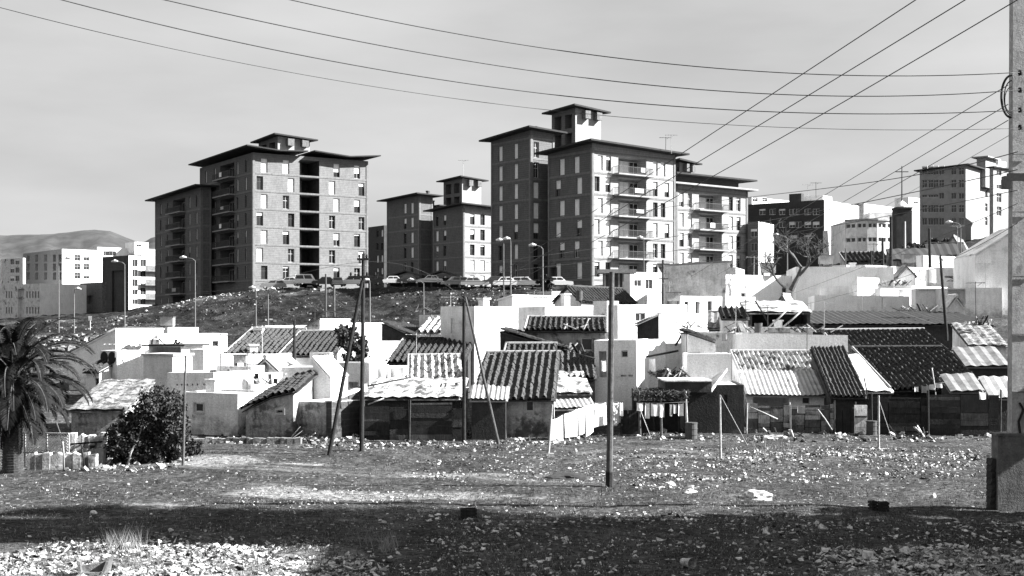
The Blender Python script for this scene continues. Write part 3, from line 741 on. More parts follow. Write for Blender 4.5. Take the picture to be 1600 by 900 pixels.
def chapel():
    Y=190; r=empty('chapel_tower','dark square tower with pale cap and cross beside the tall grey block','tower',Vector((wx(1401,Y),Y,14)))
    a=wx(1425,Y)-wx(1401,Y); H=wz(326,Y)-14; w=MB(); w.box(0,a,0,a,0,H); w.box(-.1,a+.1,-.1,a+.1,H+.003,H+.25); w.build('wall',DARKW,r)
    c=MB(); n=10
    for i in range(6):
        z0=H+.253+i*.18; r0=a*.42*math.cos(i*.26); r1=a*.42*math.cos((i+1)*.26); c.tube([(a/2,a/2,z0),(a/2,a/2,z0+.18)],[r0,max(.03,r1)],12,cap=(i==5))
    c.build('dome',WHITE,r)
    q=MB(); q.tube([(a/2,a/2,H+1.2),(a/2,a/2,wz(258,Y)-14)],[.12,.08],6); zz=wz(267,Y)-14; q.bar((a/2-.95,a/2,zz),(a/2+.95,a/2,zz),.12); q.build('cross_mast',METAL,r)
chapel()
def tb(B):
    o=[]
    for r,hh in ((267,1.6),(287,1.7),(306,1.3),(326,1.6),(346,1.5)):
        for c in (1444.5,1454,1462,1471,1490,1502):
            h2 = .6 if (r==306 and c<1465) else hh
            s,ya=fx(B,c,'f'); z=wz(r,ya)-B.z0; o.append(dict(f='f',x0=s-.55,x1=s+.55,z0=z-h2/2,z1=z+h2/2,d=.25,kind='win'))
    o+=grid_ops(B,'s',[1541],[261,281,302,324,346],1.6,1.7); return o
block('apartment_block','tall grey block, six windows wide, on the rise right, side half sunlit','apartment building',1437,1509,1556,262,262,40,m=GREYR,mside=CONC,ops=tb,roof='slab',rm=ROOFD,over=.9,dz=(0,.5,.2,0),base=16)
block('apartment_block','grey block with three windows in a column behind the concrete pole at the right','apartment building',1546,1552,1640,262,250,52,m=GREYR,mside=GREYR,base=16,
      ops=lambda B: grid_ops(B,'s',[1561,1590],[267,288,309,330],1.7,1.8),roof='slab',rm=ROOFD,over=.5)
block('stair_head','rooftop hut with flat slab on the tall grey hillside block','roof tower',1526,1540,1556,246,268,40,m=CONC,roof='slab',rm=CONC,over=.8,base=34)
block('stair_head','white rooftop hut behind the tall grey hillside block','roof tower',1553,1560,1572,251,274,45,m=WHITE,base=34,par=.2)
# ---------------------------------------------------------------- parked cars
def car(label, px, py, Y, paint, rz, style='saloon', group='cars parked at the foot of the towers'):
    P=Vector((wx(px,Y),Y,wz(py,Y))); g=terr(P.x,P.y); P.z=max(g-.2,P.z) if abs(g-P.z)>1.2 else P.z
    r=empty('parked_car',label,'car',P,rz,group)
    key=('car',paint.name,style)
    if key not in WC:
        L=3.9; W=1.55; half=L/2
        if style=='van': prof=[(-half,.35),(-half,1.0),(-half+.05,1.75),(half-1.0,1.78),(half-.45,1.05),(half,.95),(half,.35)]; cab=[]
        low=[(-half,.32),(-half-.02,.7),(-half+.1,.86),(-.95,.9),(.75,.9),(half-.15,.8),(half,.6),(half,.32)]
        b=MB()
        def ext(pts,w0,w1,z0,m=0):
            n=len(b.v)
            A=[(x,-(w0 if z<z0 else w1),z) for x,z in pts]; B=[(x,(w0 if z<z0 else w1),z) for x,z in pts]
            b.poly(A,m); b.poly(B[::-1],m)
            for i in range(len(pts)):
                j=(i+1)%len(pts); b.poly([A[j],A[i],B[i],B[j]],m)
        ext(low,W/2,W/2,9)
        if style=='van': top=[(-half+.05,.9),(-half+.12,1.72),(half-1.25,1.75),(half-.75,.9)]
        elif style=='hatch': top=[(-half+.1,.88),(-half+.55,1.38),(.45,1.42),(1.05,.9)]
        else: top=[(-1.35,.88),(-.9,1.38),(.4,1.4),(.95,.9)]
        ext(top,W/2-.02,W/2-.16,.95)
        body=b.mesh('body',paint)
        g_=MB()
        (x0,z0),(x1,z1),(x2,z2),(x3,z3)=top
        for s in (-1,1):
            def q(x,z): 
                t=(z-.9)/(z1-.9); return (x,s*((W/2-.02)*(1-t)+(W/2-.16)*t+.012),z)
            for k in range(2):
                def lx(f,t): 
                    a=x0+(x1-x0)*t; c=x3+(x2-x3)*t; return a+(c-a)*f
                f0=.07+.45*k; f1=f0+.40; pts=[q(lx(f0,.15),.9+.15*(z1-.9)),q(lx(f1,.15),.9+.15*(z1-.9)),q(lx(f1,.85),.9+.85*(z1-.9)),q(lx(f0,.85),.9+.85*(z1-.9))]
                g_.poly(pts if s<0 else pts[::-1])
        for (xa,za,xb,zb,sg) in ((x0,z0,x1,z1,-1),(x3,z3,x2,z2,1)):
            d=.02*sg; pts=[(xa+(xb-xa)*.15+d,-W/2+.14,za+(zb-za)*.15),(xa+(xb-xa)*.15+d,W/2-.14,za+(zb-za)*.15),(xa+(xb-xa)*.88+d,W/2-.2,za+(zb-za)*.88),(xa+(xb-xa)*.88+d,-W/2+.2,za+(zb-za)*.88)]
            g_.poly(pts if sg>0 else pts[::-1])
        w=MB(); w.tube([(0,-.09,0),(0,.09,0)],.29,16); w.tube([(0,-.1,0),(0,.1,0)],.15,12,m=1)
        bm=MB(); bm.box(half-.02,half+.08,-W/2+.03,W/2-.03,.38,.5); 
        bm2=MB(); bm2.box(-half-.1,-half+.0,-W/2+.03,W/2-.03,.38,.5)
        hl=MB(); hl.tube([(half-.03,0,0),(half+.03,0,0)],.09,10)
        WC[key]=(body,g_.mesh('window',GLASS),w.mesh('wheel',[RUB,GALV]),bm.mesh('bumper',GALV),bm2.mesh('bumper',GALV),hl.mesh('headlight',FRAME))
    K=WC[key]; link('body',K[0],r); link('side_windows',K[1],r)
    for x in (-1.2,1.2):
        for y in (-.68,.68): link('wheel',K[2],r,(x,y,.29))
    link('bumper',K[3],r); link('bumper',K[4],r)
    for y in (-.52,.52): link('headlight',K[5],r,(0,y,.66))
for c in [('pale parked car at the left end of the row by the left tower',427,452,196,CPG,rad(188),'hatch'),
 ('white saloon half hidden behind the pale car at the left end of the row',452,447,205,CPAINT,rad(175),'saloon'),
 ('white-roofed van parked in front of the dark stair recess',480,446,200,CPAINT,rad(5),'van'),
 ('dark saloon parked right of the white-roofed van',507,447,197,CPD,rad(190),'saloon'),
 ('grey car seen end-on near the right corner of the left tower',527,448,194,CPG,rad(100),'hatch'),
 ('white hatchback parked at the right corner of the left tower',549,447,196,CPAINT,rad(178),'hatch'),
 ('dark car parked just left of the low dark market building',578,446,198,CPD,rad(10),'saloon'),
 ('white car in front of the low dark market building',617,445,206,CPAINT,rad(4),'saloon'),
 ('dark car under the folded roof of the market building',640,444,206,CPD,rad(0),'saloon'),
 ('white saloon at the right end of the market building',672,444,200,CPAINT,rad(186),'saloon'),
 ('grey rounded hatchback left of the grey saloon below the middle tower',712,448,182,CPG,rad(200),'hatch'),
 ('grey saloon parked below the sunlit side of the middle tower',741,449,178,CPG,rad(8),'saloon'),
 ('dark car in shade at the foot of the shaded tower wing',772,447,180,CPD,rad(186),'saloon'),
 ('white low car partly hidden behind the lamp posts',793,449,172,CPAINT,rad(4),'saloon'),
 ('white hatchback at the foot of the shaded tower wing',820,449,172,CPAINT,rad(-6),'hatch'),
 ('white saloon furthest right, below the corner of the balconied tower',872,449,172,CPAINT,rad(4),'saloon')]:
    car(*c)
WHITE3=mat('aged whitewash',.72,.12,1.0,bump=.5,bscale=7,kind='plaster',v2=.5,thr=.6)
# ---------------------------------------------------------------- the village, front row first
G_='low whitewashed village houses'
def W(px0,px1,py0,py1,face='f',kind='win',**k): return (face,px0,px1,py0,py1,dict(kind=kind,**k))
def block2(*a, **k):
    ops=k.get('ops',()); 
    if ops and not callable(ops):
        lst=list(ops); k['ops']=lambda B:[op(B,o[0],o[1],o[2],o[3],o[4],**(o[5] if len(o)>5 else {})) for o in lst]
    return block(*a, **k)
H=block2
# front row
RUBR=mat('stony roof',.2,.6,5,bump=1,bscale=10,v2=.05,thr=.52)
H('village_house','low grey rubble-walled house with stony collapsed roof between the palm and the round tree','house',112,196,205,640,62,0,m=STAIN,roof='tile_front',rm=RUBR,rise=1.1,depth=5,pitch=.9,rk='corr',over=.3,base=-.3)
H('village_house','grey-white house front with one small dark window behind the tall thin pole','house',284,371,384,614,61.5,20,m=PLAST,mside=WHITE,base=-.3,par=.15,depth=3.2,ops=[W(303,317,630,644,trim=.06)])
H('village_house','low wall block with a row of small vent holes above the small-windowed house','house',262,335,352,583,67,15,m=PLAST,mside=WHITE,depth=5,par=.2,
  ops=[W(x,x+2.5,600,603,kind='void',d=.3) for x in (276,283,292,300,308,318)])
H('village_house','stained gabled hut with dark tiled roof and one white-trimmed window','house',384,459,466,632,60.8,12,m=STAIN,roof='tile_right',rm=TILED,rise=.0,depth=3.0,base=-.3,over=.1,ops=[W(433.5,443.5,628,645,trim=.09)],par=.1) if False else None
def stained_hut():
    Y=60.8; x0=wx(384,Y); x1=wx(460,Y); zl=wz(640,Y); zr=wz(612,Y); b=4.2; r=empty('village_house','stained gabled hut with dark mono-pitch tiled roof and one white-trimmed window','house',Vector((x0,Y,-.3)),rad(-6),G_)
    a=x1-x0; hl=zl+.3; hr=zr+.3; w=MB(); o=(wx(433.5,Y)-x0,wx(443.5,Y)-x0,wz(645,Y)+.3,wz(629,Y)+.3,.2)
    wallgrid(w,(0,0,0),(1,0,0),(0,-1,0),a,hl,[(o[0],o[1],o[2],min(o[3],hl-.02),.2)]); 
    w.poly([(0,0,hl),(a,0,hl),(a,0,hr),(a*.45,0,hr+.02),(0,0,hl)]) if False else w.poly([(0,0,hl),(a,0,hl),(a,0,hr),(a*.55,0,hr-.25)])
    w.poly([(a,0,0),(a,b,0),(a,b,hr+.7),(a,0,hr)]); w.poly([(0,b,0),(0,0,0),(0,0,hl),(0,b,hl+.7)]); w.poly([(a,b,0),(0,b,0),(0,b,hl+.7),(a,b,hr+.7)])
    w.build('wall',STAIN,r); t=MB()
    tiles(t,(-.2,-.15,hl-.02),Vector((a*.55,0,hr-.25-hl+.0)),math.hypot(a*.55,hr-.25-hl)+.1,Vector((.25,b,.75)),b+.3,.3,'tile')
    tiles(t,(a*.55-.05,-.15,hr-.2),Vector((a*.45,0,.25)),a*.45+.3,Vector((.0,b,.75)),b+.3,.3,'tile'); t.build('roof',TILED,r)
    link('window',window_mesh(.3,.5,False,WHITE),r,(o[0],.08,o[2]))
    m=MB(); t_=.09; w_=o[1]-o[0]; h_=min(o[3],hl-.02)-o[2]
    for q in ((-t_,0,-t_,h_+t_),(w_,w_+t_,-t_,h_+t_),(0,w_,-t_,0),(0,w_,h_,h_+t_)): m.box(q[0],q[1],-.04,-.003,q[2],q[3])
    m.build('window_trim',WHITE,r,(o[0],0,o[2]))
stained_hut()
H('walled_yard','mottled dark-based yard wall with white terrace behind, right of the stained hut','wall',460,519,566,629,60.5,30,m=STAIN,mside=RBRICK,base=-.3,rm=WHITE,par=.06)
H('hut_roof_slab','white terrace roof above the mottled yard wall','roof',462,518,565,617,63,30,m=WHITE,base=1.2,rm=WHITE,par=.05) if False else None
def sloped_wall():
    Y0=60.4; P0=at(519,629,Y0); P1=at(566,611,64.5); P0.z=P1.z=-.3; d=P1-P0; L=d.length; r=empty('brick_wall','dark brick yard wall with slanting top running up beside the leaning pole strut','wall',P0,math.atan2(d.y,d.x))
    w=MB(); h0=wz(628,Y0)+.3; h1=wz(609,64.5)+.3; w.hexa([(0,0.02,0),(L,0.02,0),(L,.3,0),(0,.3,0),(0,0.02,h0),(L,0.02,h1),(L,.3,h1),(0,.3,h0)]); w.build('wall',RBRICK,r)
    c=MB(); c.hexa([(-.05,-.03,h0+.003),(L,-.03,h1+.003),(L,.35,h1+.003),(-.05,.35,h0+.003),(-.05,-.03,h0+.08),(L,-.03,h1+.08),(L,.35,h1+.08),(-.05,.35,h0+.08)]); c.build('coping',WHITE,r)
sloped_wall()
# patchwork board fences and pens
def fence(name,label,pts,m3,plank=(.25,.5),posts=True,gap=.04,cat='fence',seed=1,horiz=False,rail=None,base=None):
    """pts: (px, py_top, Y) chain"""
    rr=random.Random(seed); P=[(at(p[0],p[1],p[2])) for p in pts]; o=Vector((P[0].x,P[0].y,ground(P[0].x,P[0].y)-.1)); r=empty(name,label,cat,o)
    w=MB(); 
    for A,B in zip(P[:-1],P[1:]):
        d=Vector((B.x-A.x,B.y-A.y,0)); L=d.length; U=d.normalized(); N=Vector((U.y,-U.x,0)); s=0
        while s<L-.02:
            ww=min(rr.uniform(*plank),L-s); t=(s+ww/2)/L; zt=A.z+(B.z-A.z)*t+rr.uniform(-.12,.08); c=A+U*s; zb=ground(c.x,c.y)-.15; k=rr.choices([0,1,2],[6,3,1.2])[0]; off=rr.uniform(-.03,.03)
            def pt(x,z,y): q=A+U*x+N*y; return (q.x-o.x,q.y-o.y,z-o.z)
            if horiz:
                z=zb
                while z<zt-.05:
                    hh=min(rr.uniform(.12,.5),zt-z); k=rr.choices([0,1,2],[6,3,1.6])[0]; off=rr.uniform(-.05,.05); dz=rr.uniform(-.03,.03)
                    w.hexa([pt(s,z,off),pt(s+ww-gap,z+dz,off),pt(s+ww-gap,z+dz,off-.03),pt(s,z,off-.03),pt(s,z+hh-gap*.5,off),pt(s+ww-gap,z+hh-gap*.5+dz,off),pt(s+ww-gap,z+hh-gap*.5+dz,off-.03),pt(s,z+hh-gap*.5,off-.03)],k); z+=hh
            else:
                w.hexa([pt(s,zb,off),pt(s+ww-gap*rr.random(),zb,off),pt(s+ww-gap,zb,off-.03),pt(s,zb,off-.03),pt(s,zt,off),pt(s+ww-gap,zt+rr.uniform(-.05,.05),off),pt(s+ww-gap,zt,off-.03),pt(s,zt,off-.03)],k)
            s+=ww
        if posts:
            n=max(1,int(L/1.8))
            for i in range(n+1):
                q=A+U*(L*i/n)+N*.1; z0=ground(q.x,q.y)-.2; h=A.z+(B.z-A.z)*i/n+rr.uniform(0,.3); pm=MB(); pm.tube([(0,0,0),(rr.uniform(-.05,.05),0,h-z0)],[.05,.04],6)
                pm.build('post',m3[min(2,i%3)],r,(q.x-o.x,q.y-o.y,z0-o.z))
    w.build('board_panel',m3,r)
    # dark lining sheet behind the boards
    for A,B in zip(P[:-1],P[1:]):
        l=MB(); d=Vector((B.x-A.x,B.y-A.y,0)); U=d.normalized(); N=Vector((U.y,-U.x,0))
        a=A-N*.12-o; b=B-N*.12-o; e=N*-.03
        l.hexa([(a.x,a.y,-.1),(b.x,b.y,-.1),(b.x+e.x,b.y+e.y,-.1),(a.x+e.x,a.y+e.y,-.1),(a.x,a.y,A.z-o.z-.25),(b.x,b.y,B.z-o.z-.25),(b.x+e.x,b.y+e.y,B.z-o.z-.25),(a.x+e.x,a.y+e.y,A.z-o.z-.25)]); l.build('backing_sheet',WOODD,r)
    return r
FD=[WOODD,DARKW,WOODM]; FM=[WOODM,WOODD,WOODL]; FL=[WOODL,WOODM,STAIN]
fence('board_fence','long black plank pen wall between the two braced pole pairs',[(566,636,60),(640,631,60),(726,634,60)],FD,horiz=True,plank=(1.0,2.2),seed=3)
H('shed','low black pen behind the long plank wall, topped with pale planks and stones','shed',570,720,724,622,61,3,m=DARKW,roof='tile_front',rm=TILEW,rise=.7,depth=3.4,over=.2,rk='corr',pitch=.6,base=-.3)
H('village_house','low house whose tiled roof is patched with whitewash stripes, behind the black pen','house',640,722,726,611,65,-4,m=WHITE2,roof='tile_front',rm=TILEW,rise=1.5,depth=6,over=.3,pitch=.33,base=0)
H('village_house','white block with plain wall just left of the whitewash-patched roof','house',578,584,637,572,66,58,m=WHITE,mside=WHITE,par=.1)
H('village_house','grey yard wall behind the braced poles, dark tree above it','wall',519,577,583,567,68,20,m=PLAST,par=.1,depth=1.5,ops=[W(545,560,597,606,kind='void',d=.5)])
H('outside_stair','white sloping wall with worn steps beside the leaning strut','wall',489,517,525,590,64,15,m=WHITE,roof='tile_right',rm=WHITE,rise=1.0,rk='corr',depth=2.2,over=.05,pitch=.35)
# centre shacks
H('village_house','low stone house with wide wavy tiled roof behind the leaning white strut','house',742,866,872,622,61,4,m=STAIN,roof='tile_front',rm=TILE,rise=1.95,depth=6.5,over=.35,pitch=.34,base=-.3,
  ops=[W(755,768,634,646),W(822,833,627,643,trim=.06)])
H('ridge_wall','second course of old tiles along the ridge behind the wavy tiled roof','roof',790,866,870,556,68.2,4,m=STAIN,roof='tile_front',rm=TILED,rise=.5,depth=1.6,over=.1,pitch=.3)
H('lean_to','pale corrugated lean-to canopy at the left eave of the wavy tiled roof','shed',737,790,796,625,60.2,3,m=DARKW,roof='tile_front',rm=SHEET,rise=.5,depth=1.4,over=.1,rk='corr',pitch=.22,base=-.3)
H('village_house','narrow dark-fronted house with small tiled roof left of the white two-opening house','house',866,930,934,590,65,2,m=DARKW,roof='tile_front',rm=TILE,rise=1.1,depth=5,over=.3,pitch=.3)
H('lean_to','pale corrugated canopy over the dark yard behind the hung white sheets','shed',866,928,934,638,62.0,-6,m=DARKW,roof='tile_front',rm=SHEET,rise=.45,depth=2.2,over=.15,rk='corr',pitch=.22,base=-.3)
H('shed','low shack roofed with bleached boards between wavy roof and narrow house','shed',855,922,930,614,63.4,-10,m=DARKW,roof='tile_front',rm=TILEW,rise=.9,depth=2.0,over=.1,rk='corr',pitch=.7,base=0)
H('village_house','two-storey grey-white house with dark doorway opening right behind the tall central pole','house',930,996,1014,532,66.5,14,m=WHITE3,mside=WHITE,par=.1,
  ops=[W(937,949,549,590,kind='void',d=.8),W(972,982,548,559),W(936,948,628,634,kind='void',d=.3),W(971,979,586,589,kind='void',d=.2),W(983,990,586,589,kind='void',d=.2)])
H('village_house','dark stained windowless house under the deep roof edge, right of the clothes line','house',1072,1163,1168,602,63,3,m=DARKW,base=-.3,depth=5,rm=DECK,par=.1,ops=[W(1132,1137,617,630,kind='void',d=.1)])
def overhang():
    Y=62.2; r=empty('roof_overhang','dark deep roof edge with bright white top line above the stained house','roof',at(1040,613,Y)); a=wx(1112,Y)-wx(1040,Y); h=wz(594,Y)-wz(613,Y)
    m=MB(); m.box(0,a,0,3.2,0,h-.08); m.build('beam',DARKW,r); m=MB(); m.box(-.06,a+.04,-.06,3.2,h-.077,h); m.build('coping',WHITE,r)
    m=MB(); d=1.3; m.hexa([(a+.003,0,0),(a+d,3.2,h+.35),(a+d,3.6,h+.35),(a+.003,3.2,0),(a+.003,0,h*.35),(a+d,3.2,h*1.2+.35),(a+d,3.6,h*1.2+.35),(a+.003,3.2,h*.35)]); m.build('side_parapet',WHITE,r)
overhang()
H('village_house','plain grey wall with sloping top above the dark deep roof edge','house',1074,1143,1148,553,66.5,3,m=WHITE3,mside=WHITE,par=.1,depth=3)
H('village_house','tall grey wall end with slanting roof line behind the deep roof edge','house',1075,1118,1122,520,69,3,m=PLAST,roof='tile_left',rm=TILED,rise=-.5,over=.1,depth=5,pitch=.3)
H('village_house','long low house with broad pale corrugated roof and small black window','house',1166,1300,1304,614,66,2,m=WHITE,roof='tile_front',rm=SHEET,rise=1.0,depth=2.6,over=.35,rk='corr',pitch=.24,base=-.3,
  ops=[W(1176,1232,617,640,kind='void',d=1.5),W(1253,1265,617,630)])
H('ridge_roof','rough limewashed tile roof above the broad corrugated one','roof',1160,1288,1292,588,69.2,2,m=WHITE2,roof='tile_front',rm=TILEW,rise=1.15,depth=4,over=.05,pitch=.27)
H('village_house','long pale parapet wall with a round black hole, behind the limewashed roof','house',1157,1324,1329,522,76,2,m=WHITE3,mside=WHITE,par=.3,depth=6)
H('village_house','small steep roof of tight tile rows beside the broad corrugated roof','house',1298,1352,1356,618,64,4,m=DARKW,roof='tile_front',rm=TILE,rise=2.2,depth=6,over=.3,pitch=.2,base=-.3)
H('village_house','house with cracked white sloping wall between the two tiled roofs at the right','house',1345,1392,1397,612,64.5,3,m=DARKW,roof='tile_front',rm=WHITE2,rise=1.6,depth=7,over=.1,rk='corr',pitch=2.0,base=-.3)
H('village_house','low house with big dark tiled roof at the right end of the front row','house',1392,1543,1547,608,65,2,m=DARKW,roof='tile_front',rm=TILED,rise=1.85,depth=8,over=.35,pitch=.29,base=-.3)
H('village_house','house behind with long straight-eaved dark tiled roof, right of the round-hole wall','house',1326,1496,1500,563,75,2,m=PLAST,roof='tile_front',rm=TILED,rise=1.6,depth=7,over=.3,pitch=.30)
H('porch_roof','patched grey sheet porch roof under the big dark tiled roof','roof',1487,1535,1538,612,62.6,2,m=DARKW,roof='tile_front',rm=SHEETD,rise=.7,depth=1.7,over=.1,rk='corr',pitch=.5,base=1.0)
H('lean_to','small white corrugated lean-to next to the concrete pole','shed',1549,1592,1596,622,63,2,m=DARKW,roof='tile_front',rm=SHEET,rise=.9,depth=1.7,over=.1,rk='corr',pitch=.4,base=-.3)
H('village_house','small house with patched square roof sheets near the concrete pole','house',1514,1572,1600,540,76,8,m=WHITE2,mside=WHITE,roof='tile_front',rm=RUBR,rise=1.2,depth=5,over=.2,rk='corr',pitch=.5)
H('village_house','small pale-walled house with striped roof just below the patched square sheets','house',1510,1575,1600,572,71,6,m=DARKW,roof='tile_front',rm=SHEETD,rise=.9,depth=3,over=.2,rk='corr',pitch=.5)
fence('board_fence','patchwork fence of bleached boards below the broad corrugated roof',[(1166,630,63.2),(1235,632,63),(1304,633,62.8)],FL,horiz=True,plank=(.25,.8),seed=5)
fence('board_fence','dark patchwork board fence under the big dark tiled roof at the right',[(1362,622,62.6),(1450,618,62.4),(1562,616,62.2)],FD,horiz=True,plank=(.6,1.6),seed=8)
fence('board_fence','short dark board fence between hung sheets and clothes shelter',[(970,640,62),(1000,636,62)],FD,seed=9)
fence('board_fence','short dark rough fence left of the white door panel',[(1304,632,62.8),(1336,634,62.6)],FD,seed=10)
#fence('board_fence','low dark board pen beside the right end of the wavy tiled roof',[(726,640,60.3),(800,642,60.2),(858,640,60.2)],FD,seed=12,horiz=True,plank=(.8,1.6))
def door_panel():
    Y=62.4; r=empty('door_panel','white door panel with dark crossbar leaning in the dark fence','door',gxy(1336,681)); r.location=Vector((wx(1335,Y),Y,ground(wx(1335,Y),Y)-.05)); w=wx(1355,Y)-wx(1335,Y)
    h=wz(633,Y)-r.location.z; m=MB(); m.box(0,w,0,.05,0,h); m.build('panel',WHITE2,r); m=MB(); m.box(.02,w-.02,-.03,-.003,h*.58,h*.64); m.build('crossbar',WOODD,r)
door_panel()
# ramada with clothes
def brush(name,label,px0,px1,py0,py1,Y,dep):
    r=empty(name,label,'shelter',Vector((wx(px0,Y),Y,ground(wx(px0,Y),Y)))); a=wx(px1,Y)-wx(px0,Y); z1=wz(py0,Y)-r.location.z; z0=wz(py1,Y)-r.location.z; rr=random.Random(4)
    for x in (0,a*.45,a):
        for y in (0,dep): 
            m=MB(); m.tube([(x,y,-.2),(x+rr.uniform(-.1,.1),y,z1)],[.07,.05],7); m.build('post',WOODL if (y==0 and x==a) else WOODM,r)
    m=MB()
    for i in range(1100):
        c=Vector((rr.uniform(-.1,a+.1),rr.uniform(-.1,dep+.1),rr.uniform(z0+.2,z1))); d=Vector((rr.uniform(-1,1),rr.uniform(-1,1),rr.uniform(-.5,.25))).normalized()*rr.uniform(.06,.2); m.bar(c-d,c+d,.05,.02)
    m.build('brush_roof',LEAF,r); m=MB(); m.box(0,a,dep,dep+.1,-.2,z0); m.build('back_wall',DARKW,r)
brush('brush_shelter','brush-roofed pole shelter with washing hung along its front',1000,1074,611,632,61.3,3.0)
# cloths and lines
def cloth(label,px0,px1,py0,py1,Y,m=CLOTH,group=None,Y1=None,py0b=None,py1b=None,name='hung_cloth'):
    """cloth pegged along its top edge; hangs in soft folds"""
    Y1=Y1 or Y; py0b=py0b if py0b is not None else py0; py1b=py1b if py1b is not None else py1
    A=at(px0,py0,Y); B=at(px1,py0b,Y1); za=wz(py1,Y); zb=wz(py1b,Y1); n=max(6,int((B-A).length/.09)); k=8; rr=random.Random(int(px0*13+py0)); ph=rr.random()*6
    o=A.copy(); mb=MB(); N=Vector((-(B-A).y,(B-A).x,0)).normalized(); sag=rr.uniform(.02,.06)
    for side in (0,1):
        for j in range(k+1):
            for i in range(n+1):
                f=i/n; p=A.lerp(B,f); z=p.z-sag*math.sin(math.pi*f)*(1); zl=za+(zb-za)*f+rr.uniform(-.004,.004)
                off=math.sin(f*n*.55+ph)*.045*(j/k)+math.sin(f*5+ph)*.03*(j/k)+side*.012
                q=p+N*off; q.z=z+(zl-z)*(j/k); mb.v.append(tuple(q-o))
    s=(n+1)*(k+1)
    for side in (0,1):
        for j in range(k):
            for i in range(n):
                a=side*s+j*(n+1)+i; f=(a,a+1,a+n+2,a+n+1); mb.f.append(f if side else f[::-1]); mb.m.append(0)
    ob=mb.build(name,m,None,o,None,True); tag(ob,label,'laundry' if name=='hung_cloth' else 'sheet',group); return ob
GS='white sheets hung in a row'
for t,a_,b_,y0_,y1_,z0_,z1_,Y_ in [('first long white sheet from the left in the hung row',862,880,656,648,690,688,59.2),('second white sheet in the hung row, slightly shorter than the first',882,902,647,639,684,682,59.6),
  ('third white sheet in the hung row, narrow',904,914,638,634,680,677,60.1),('fourth white sheet in the hung row, longer than the third',915,928,634,630,682,675,60.4),('fifth white sheet in the hung row, wide, just left of the central pole',930,947,630,629,668,663,60.9),
  ('sixth white sheet in the hung row, right of the central pole',958,967,629,629,664,662,61.7),('last narrow white cloth of the hung row at the right end',969,973,629,629,650,650,61)]:
    cloth(t,a_,b_,y0_,z0_,Y_,CLOTH,GS,Y_+(b_-a_)*.023,y1_,z1_,'hung_sheet')
def line(name,label,pts,rad_=.012,m=METAL,cat='line',n=24,group=None):
    o=Vector(pts[0]); mb=MB(); mb.tube([Vector(p)-o for p in pts],rad_,5); ob=mb.build(name,m,None,o,None,True); return tag(ob,label,cat,group)
line('clothes_line','clothes line carrying the row of white sheets',[at(858,656,59.1),at(881,647,59.6),at(903,638,60.1),at(928,629,60.7),at(972,628,61.8)],.012)
GC='washing on the brush shelter line'
for c in [('small white cloth nearest the left post of the brush shelter',995,1005,629,642,CLOTH),('long white shirt hung left on the brush shelter line',1008,1015,629,654,CLOTH),('broad white cloth in the middle of the brush shelter line',1017,1029,630,650,CLOTH),
  ('white cloth with hanging corner right of the broad one on the shelter line',1030,1038,630,652,CLOTH),('grey narrow garment on the shelter line',1046,1051,631,650,CLOTHG),('grey shirt right of the narrow grey garment on the shelter line',1052,1058,631,646,CLOTHG),('white split garment at the right end of the shelter line',1060,1068,630,650,CLOTH)]:
    cloth(c[0],c[1],c[2],c[3],c[4],61.0,c[5],GC)
line('clothes_line','clothes line strung along the front of the brush shelter',[at(990,628,61),at(1030,630,61),at(1076,628,61)])
GR='washing under the big dark roof'
for c in [('small white square cloth under the eave of the big dark roof',1429,1435,604,612,CLOTH),('grey cloth between two white ones under the eave of the big dark roof',1440,1451,602,614,CLOTHG),('white cloth with pointed corner under the eave of the big dark roof',1452,1460,600,609,CLOTH),('white cloth furthest right under the eave of the big dark roof',1462,1472,598,606,CLOTH)]:
    cloth(c[0],c[1],c[2],c[3],c[4],63.0,c[5],GR)
line('clothes_line','clothes line under the eave of the big dark roof',[at(1420,604,63),at(1450,601,63),at(1480,597,63)])
GW='washing on the roof terraces at the right'
for c in [('white sheet drying on the terrace left of the slanted black pole',1436,1448,422,440,118,CLOTH),('second white sheet on the terrace, against the slanted black pole',1452,1463,420,442,118,CLOTH)]:
    cloth(c[0],c[1],c[2],c[3],c[4],c[5],c[6],GW)
# second and third rows, left
H('village_house','white house with scalloped parapet and small door behind the palm fronds','house',157,183,226,548,76,38,m=PLAST,mside=WHITE,par=.5,ops=[W(168,174,588,603,kind='door',m=WOODD)],
  fin=lambda B,r:[(lambda mb:(mb.tube([(B.a*f,-.04,B.H-.42),(B.a*f,.02,B.H-.42)],.36,16),mb.build('scallop',VOID,r)))(MB()) for f in (.25,.72)])
H('village_house','small dark-doored house with striped tiled roof left of the scalloped white house','house',134,155,166,580,75,12,m=PLAST,roof='tile_front',rm=TILED,rise=1.2,depth=5,pitch=.35,ops=[W(149,155,591,604,kind='door',m=WOODD)])
H('village_house','broad white sloping roof like a tent above the palm tips','house',108,180,196,552,82,14,m=WHITE,roof='tile_left',rm=WHITE,rise=1.6,depth=6,rk='corr',pitch=3,over=.1)
H('village_house','white house with shadowed opening behind the scalloped parapet','house',182,190,236,530,84,55,m=WHITE,par=.3,ops=[W(208,220,536,546,'s','void',d=.6)])
H('village_house','grey-fronted flat-roofed house with dark upper gap behind the tall thin pole','house',224,270,300,556,71,22,m=PLAST,mside=WHITE,roof='slab',rm=DECK,over=.1,rt=.12)
H('carport','thin flat roof with black opening beneath, above the grey-fronted house','shed',232,284,296,541,75,10,m=WHITE,roof='slab',rm=ROOFD,over=.3,rt=.1,depth=3,ops=[W(235,282,542,553,kind='void',d=1.5)])
H('village_house','white cube house near the thin pole top, small dark window at its right end','house',236,251,356,522,86,62,m=PLAST,mside=WHITE,par=.3,ops=[W(332,342,533,542,'s','win')])
H('village_house','white flat penthouse block stepping above the white cube house','house',240,262,310,512,90,55,m=WHITE,par=.2)
